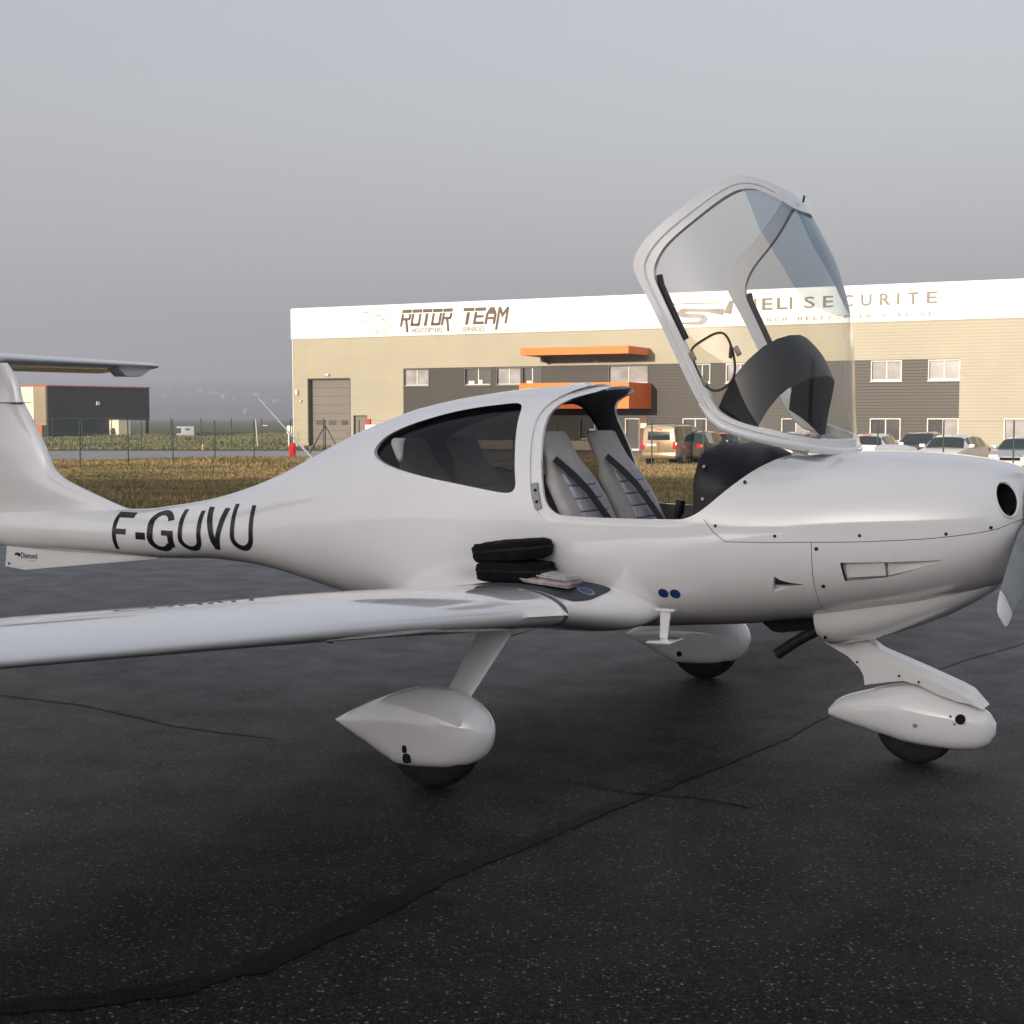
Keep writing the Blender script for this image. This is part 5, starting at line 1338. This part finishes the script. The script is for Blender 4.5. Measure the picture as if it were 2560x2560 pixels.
tag(mk('hills', v, f, M_HILL, smooth=True, recalc=False), kind='structure')
# woods: tree-sized leaf clumps over the slopes, one far mass
v = []; f = []
for k in range(5200):
    x = rng.uniform(-1500, 1500); y = rng.uniform(2550, 3900); z = hill_h(x, y)
    if z < 5 or math.sin(x/120.)*math.sin(y/150.) > .25: continue
    s_ = rng.uniform(4, 9); i = len(v)
    for q in range(3):
        a = rng.uniform(0, 3.14); c_, sn = math.cos(a)*s_, math.sin(a)*s_
        i = len(v); v += [(x - c_, y - sn, z - 1), (x + c_, y + sn, z - 1), (x + c_*.7, y + sn*.7, z + s_*1.2), (x, y, z + s_*1.7), (x - c_*.8, y - sn*.8, z + s_)]
        f.append((i, i+1, i+2, i+3, i+4))
tag(mk('woods', v, f, mat('far_woods', (.028, .032, .019), .9, var=.4, vscale=.05), recalc=False), kind='stuff')
M_HWALL = mat('house_render', (.62, .58, .52), .7, var=.15, vscale=.1); M_HROOF = mat('house_roof', (.20, .10, .07), .8, var=.2, vscale=.2)
hw_me = MB().box(-5, 5, -4, 4, -2, 5).obj('house_wall_src', M_HWALL); hr_me = MB().prism([(-4.6, 5), (4.6, 5), (0, 8.2)], -5.5, 5.5, 'x').obj('house_roof_src', M_HROOF)
win_me = MB().box(-.6, .6, -.05, .05, -.7, .7).obj('win_src', M_PANE)
spots = [(345,942),(372,965),(395,958),(408,962),(430,975),(452,975),(470,985),(488,975),(500,978),(515,972),(528,982),(540,985),(560,990),(585,1000),(300,985),(318,960),(608,1012),(620,1030),(660,1010),(690,1003),(705,1020),(640,985),(415,990),(250,975)]
for k, (u, v_) in enumerate(spots):
    best = None
    for Y in np.linspace(2400, 3900, 220):
        p = at_depth(u, v_, Y)
        if hill_h(p.x, Y) > p.z - 2: best = (p.x, Y, hill_h(p.x, Y)); break
    if best is None: continue
    e = empty('house', best, (0, 0, rng.uniform(-.9, .9)), 'small pale gabled house on the misty wooded hillside', 'house', 'houses on the hillside')
    sc = rng.uniform(.8, 1.5); e.scale = (sc, sc, sc)
    for nm, src in (('wall', hw_me), ('roof', hr_me)):
        link(bpy.data.objects.new(nm, src.data), e)
    for x in (-2.6, 2.6):
        w = bpy.data.objects.new('window', win_me.data); link(w, e); w.location = (x, -4.02, 2.6)
for o in (hw_me, hr_me, win_me): bpy.data.objects.remove(o)

# ------------------------------------------------------------------ parked cars
def car(name, label, loc, yaw, L_, W_, H_, paint, style, group='cars parked before the building', plate=True, lights_on=False):
    e = empty(name, loc, (0, 0, yaw), label, 'van' if style == 'van' else 'car', group)
    hw = W_/2; h2 = L_/2
    # (x, low, belt, roof or None, half width at belt, half width of roof)
    if style == 'van':
        st_ = [(-h2, .42, 1.02, 1.62, .90, .80), (-h2+.05, .30, 1.04, H_-.06, .95, .82), (-h2+.25, .26, 1.06, H_-.01, 1, .84), (-h2+1.0, .22, 1.06, H_, 1, .84), (-h2+1.1, .22, 1.06, H_, 1, .84), (-h2+2.2, .22, 1.05, H_, 1, .84), (-h2+2.3, .22, 1.05, H_, 1, .84), (h2-1.5, .22, 1.04, H_-.06, 1, .80), (h2-.85, .22, 1.02, None, .99, .8), (h2-.25, .24, .86, None, .93, .72), (h2, .34, .66, None, .80, .6)]
        cab = [2, 7]
    elif style == 'estate':
        st_ = [(-h2, .40, .86, None, .82, .66), (-h2+.12, .28, .95, None, .93, .72), (-h2+.2, .25, .98, None, .97, .72), (-h2+.62, .2, .97, H_-.09, 1, .70), (-h2+.72, .2, .97, H_-.07, 1, .72), (-h2+1.55, .2, .95, H_-.01, 1, .74), (-h2+1.65, .2, .95, H_, 1, .74), (-h2+2.5, .2, .93, H_, 1, .74), (-h2+2.6, .2, .93, H_-.01, 1, .74), (-h2+3.0, .2, .92, H_-.09, 1, .72), (h2-1.12, .2, .92, None, .99, .70), (h2-.35, .24, .82, None, .94, .66), (h2, .36, .64, None, .78, .5)]
        cab = [3, 9]
    else:
        st_ = [(-h2, .40, .78, None, .82, .66), (-h2+.10, .28, .93, None, .93, .72), (-h2+.16, .25, .98, None, .97, .72), (-h2+.48, .2, .99, H_-.10, 1, .68), (-h2+.75, .2, .98, H_-.04, 1, .72), (-h2+1.35, .2, .95, H_, 1, .74), (-h2+1.45, .2, .95, H_, 1, .74), (-h2+2.15, .2, .93, H_-.02, 1, .74), (-h2+2.25, .2, .93, H_-.03, 1, .73), (-h2+2.5, .2, .92, H_-.08, 1, .72), (h2-1.05, .2, .91, None, .99, .70), (h2-.32, .24, .80, None, .94, .66), (h2, .36, .62, None, .78, .5)]
        cab = [3, 9]
    rows = []
    for x, lo, belt, roof, kb, kr in st_:
        b = hw*kb; r_ = hw*kr; top = roof if roof else belt + .035
        half = [(b*.86, lo), (b, lo + .12), (b*1.0, (lo+belt)*.55), (b*.97, belt), (r_ if roof else b*.85, top - (.07 if roof else .012)), (r_*.80 if roof else b*.5, top), (0, top + .012)]
        full = [(x, y, z) for y, z in half] + [(x, -y, z) for y, z in half[-2::-1]]
        rows.append(full)
    n = len(rows[0]); groups_ = {'body': [], 'windscreen': [], 'rear_window': []}
    V = [p for r_ in rows for p in r_]
    for i in range(len(rows)-1):
        a_, b_ = st_[i][3], st_[i+1][3]
        for k in range(n-1):
            q = (i*n+k, i*n+k+1, (i+1)*n+k+1, (i+1)*n+k); side = k in (3, n-5)
            span = st_[i+1][0] - st_[i][0]
            if a_ and b_ and side and span > .15: groups_.setdefault('side_window#%d%d' % (i, k), []).append(q)
            elif bool(a_) != bool(b_) and k in (4, 5, n-7, n-6): groups_['windscreen' if a_ else 'rear_window'].append(q)
            elif bool(a_) != bool(b_) and side: groups_['body'].append(q)
            else: groups_['body'].append(q)
        groups_['body'].append((i*n, (i+1)*n, (i+1)*n+n-1, i*n+n-1))
    groups_['body'] += [tuple(range(n)), tuple(range((len(rows)-1)*n, len(rows)*n))]
    for g, fs in groups_.items():
        if not fs: continue
        used = sorted({i for q in fs for i in q}); ix = {a: b for b, a in enumerate(used)}
        g = g.split('#')[0]
        mk(g, [V[i] for i in used], [[ix[i] for i in q] for q in fs], paint if g == 'body' else M_CARGLASS, e, smooth=True, sharp=28, recalc=(g == 'body'))
    wy = hw - .02
    for x in (-h2 + (.80 if style != 'van' else .85), h2 - .82):
        for sg in (1, -1):
            mb = MB(); mb.tube([(x, sg*(wy-.2), .31), (x, sg*(wy-.19), .31), (x, sg*(wy+.0), .31), (x, sg*(wy+.015), .31)], [.27, .315, .315, .27], 20)
            t = mb.obj('wheel', M_RUBBER, e, smooth=True)
            MB().tube([(x, sg*(wy+.005), .31), (x, sg*(wy+.022), .31)], .19, 14).obj('rim', M_GREYMET, t)
    M_TL = mat('tail_lamp', (.50, .015, .012), .2, coat=.4); M_HL = mat('head_lamp', (.75, .75, .72), .1, coat=.5)
    for sg in (1, -1):
        if style == 'van': MB().box(-h2-.02, -h2+.06, sg*hw*.76, sg*hw*.955, .72, 1.06).obj('tail_lamp', M_TL, e, bevel=.02)
        else: MB().box(-h2-.01, -h2+.16, sg*hw*.60, sg*hw*.96, .74, .92).obj('tail_lamp', M_TL, e, bevel=.02)
        MB().box(h2-.30, h2-.06, sg*hw*.52, sg*hw*.90, .62, .76).obj('head_lamp', M_HL, e, bevel=.03)
        xm = h2 - (1.35 if style == 'van' else 1.42)
        MB().box(xm-.06, xm+.06, sg*hw*.98, sg*(hw+.20), .96, 1.10).obj('mirror', paint, e, bevel=.03)
    if style == 'van':
        MB().box(-h2-.012, -h2+.02, -hw*.60, hw*.60, 1.13, 1.52).obj('rear_window', M_CARGLASS, e, bevel=.01)
        MB().box(-h2-.02, -h2+.0, -.008, .008, .5, 1.1).obj('door_seam', M_DARK, e)
        MB().box(-h2-.025, -h2+.0, .12, .62, .86, .97).obj('number_plate', mat('plate_white', (.75, .74, .66), .4), e)
        MB().box(-h2-.05, -h2+.1, -hw*.9, hw*.9, .36, .56).obj('rear_bumper', paint, e, bevel=.03)
        MB().box(-h2-.01, -h2+.05, -.16, .16, 1.585, 1.62).obj('brake_lamp', M_TL, e)
        for sg in (1, -1): MB().tube([(-h2+.4, sg*hw*.72, H_+.03), (-h2+2.6, sg*hw*.72, H_+.03)], .02, 6).obj('roof_rail', M_SCREW, e)
    else:
        MB().box(-h2-.03, -h2+.02, -.26, .26, .56, .66).obj('number_plate', mat('plate_white', (.75, .74, .66), .4), e)
        MB().box(h2-.03, h2+.03, -.26, .26, .40, .50).obj('number_plate', mat('plate_white', (.75, .74, .66), .4), e)
        MB().box(h2-.10, h2+.012, -hw*.42, hw*.42, .54, .66).obj('grille', M_DARK, e, bevel=.02)
        MB().box(-h2+.50, -h2+.56, -.2, .2, H_-.055, H_-.02).obj('brake_lamp', M_TL, e)
    return e
def paint(name, c, metal=0.0, r_=.25): return mat(name, c, r_, metal=metal, var=.05, vscale=2, coat=.6)
P_GOLD = paint('paint_bronze', (.42, .31, .19), .6, .22); P_BROWN = paint('paint_dark_brown', (.06, .045, .032)); P_WHITE = paint('paint_white', (.72, .71, .68))
P_DARK = paint('paint_charcoal', (.035, .032, .03)); P_SILV = paint('paint_silver', (.52, .52, .54), .5); P_GREEN = paint('paint_dark_green', (.02, .045, .035)); P_BEIGE = paint('paint_beige', (.32, .25, .16), .3)
def cpos(u, Y): p = at_depth(u, 1045, Y); return (p.x, Y, BASE_Z)
fa = math.atan2(FDIR.y, FDIR.x)
car('panel_van', 'bronze van showing its sunlit rear window and tail lamps, nearest the entrance', cpos(1692, 66.5), R(62), 4.4, 1.80, 1.82, P_GOLD, 'van')
car('parked_car', 'dark brown hatchback close beside the bronze van', cpos(1757, 67.5), R(60), 4.0, 1.74, 1.52, P_BROWN, 'hatch')
car('parked_car', 'dark green hatchback parked between the brown hatchback and the silver estate', cpos(1835, 70), R(60), 4.2, 1.75, 1.45, P_GREEN, 'hatch')
car('parked_car', 'pale silver estate car parked between the dark green car and the beige hatchback', cpos(1985, 68), R(240), 4.3, 1.76, 1.46, P_SILV, 'estate')
car('parked_car', 'beige hatchback with a red tail lamp next to the white hatchback', cpos(2098, 64), R(62), 4.0, 1.74, 1.55, P_BEIGE, 'hatch')
car('parked_car', 'white hatchback showing its rear window and red brake lamp', cpos(2190, 60.5), R(62), 3.95, 1.72, 1.47, P_WHITE, 'hatch')
car('parked_car', 'charcoal car behind the white hatchback and the white estate', cpos(2303, 64.5), R(240), 4.3, 1.78, 1.50, P_DARK, 'hatch')
car('parked_car', 'white estate car facing the fence with white mirrors', cpos(2385, 57.5), R(236), 4.6, 1.80, 1.45, P_WHITE, 'estate')
car('parked_car', 'silver saloon facing the fence beside the building door', cpos(2566, 55.0), R(236), 4.5, 1.80, 1.42, P_SILV, 'estate')

# ------------------------------------------------------------------ dry grass: tufts too many to count
def tufts(name, n, ymin, ymax, hmin, hmax, m, seed, xr=.40, xl=None, wk=.0004):
    rg = np.random.default_rng(seed); V = []; Fc = []
    Y = np.sqrt(rg.uniform(ymin**2, ymax**2, n)); Xx = rg.uniform(-xr if xl is None else xl, xr, n)*Y
    for x, y in zip(Xx, Y):
        z = terr(y); c = .6 + .8*(math.sin(x*.31 + y*.17) + math.sin(x*.11 - y*.23))*.5
        for b in range(4):
            a = rg.uniform(0, 6.28); h_ = rg.uniform(hmin, hmax)*max(.35, c); w = .012 + wk*y; lx, ly = math.cos(a)*h_*.5, math.sin(a)*h_*.5
            bx, by = x + rg.normal(0, .05), y + rg.normal(0, .05); i = len(V)
            V += [(bx - w*math.sin(a), by + w*math.cos(a), z - .01), (bx + w*math.sin(a), by - w*math.cos(a), z - .01), (bx + lx, by + ly, z + h_)]
            Fc.append((i, i+1, i+2))
    o = mk(name, V, Fc, m, recalc=False); return tag(o, kind='stuff')
def mat_blade(name, a, b):
    return mat(name, a, .9, col2=b, vscale=.25, spec=.1, thresh=(.4, .6))
tufts('dry_grass', 42000, 24.6, 73, .06, .22, mat_blade('straw', (.33, .24, .11), (.17, .155, .075)), 11)['label'] = 'dry straw-coloured grass between the apron and the fence'

tufts('crop_plants', 16000, 96, 190, .10, .32, mat_blade('crop_leaf', (.22, .215, .12), (.15, .165, .085)), 12, -.12, -.40, .0006)['label'] = 'low pale green crop growing beyond the road'

# ------------------------------------------------------------------ morning haze
HZ_ = MB().box(-4400, 4400, -1000, 4450, -6, 124).obj('haze', M_DARK)
hm = bpy.data.materials.new('haze'); hm.use_nodes = True
hn = hm.node_tree.nodes; hn.remove(hn['Principled BSDF'])
pv = hn.new('ShaderNodeVolumePrincipled'); pv.inputs['Density'].default_value = 0.00085; pv.inputs['Color'].default_value = (0.84, 0.88, 0.99, 1); pv.inputs['Anisotropy'].default_value = 0.3
hm.node_tree.links.new(pv.outputs[0], hn['Material Output'].inputs['Volume'])
HZ_.data.materials.clear(); HZ_.data.materials.append(hm)
tag(HZ_, kind='stuff')
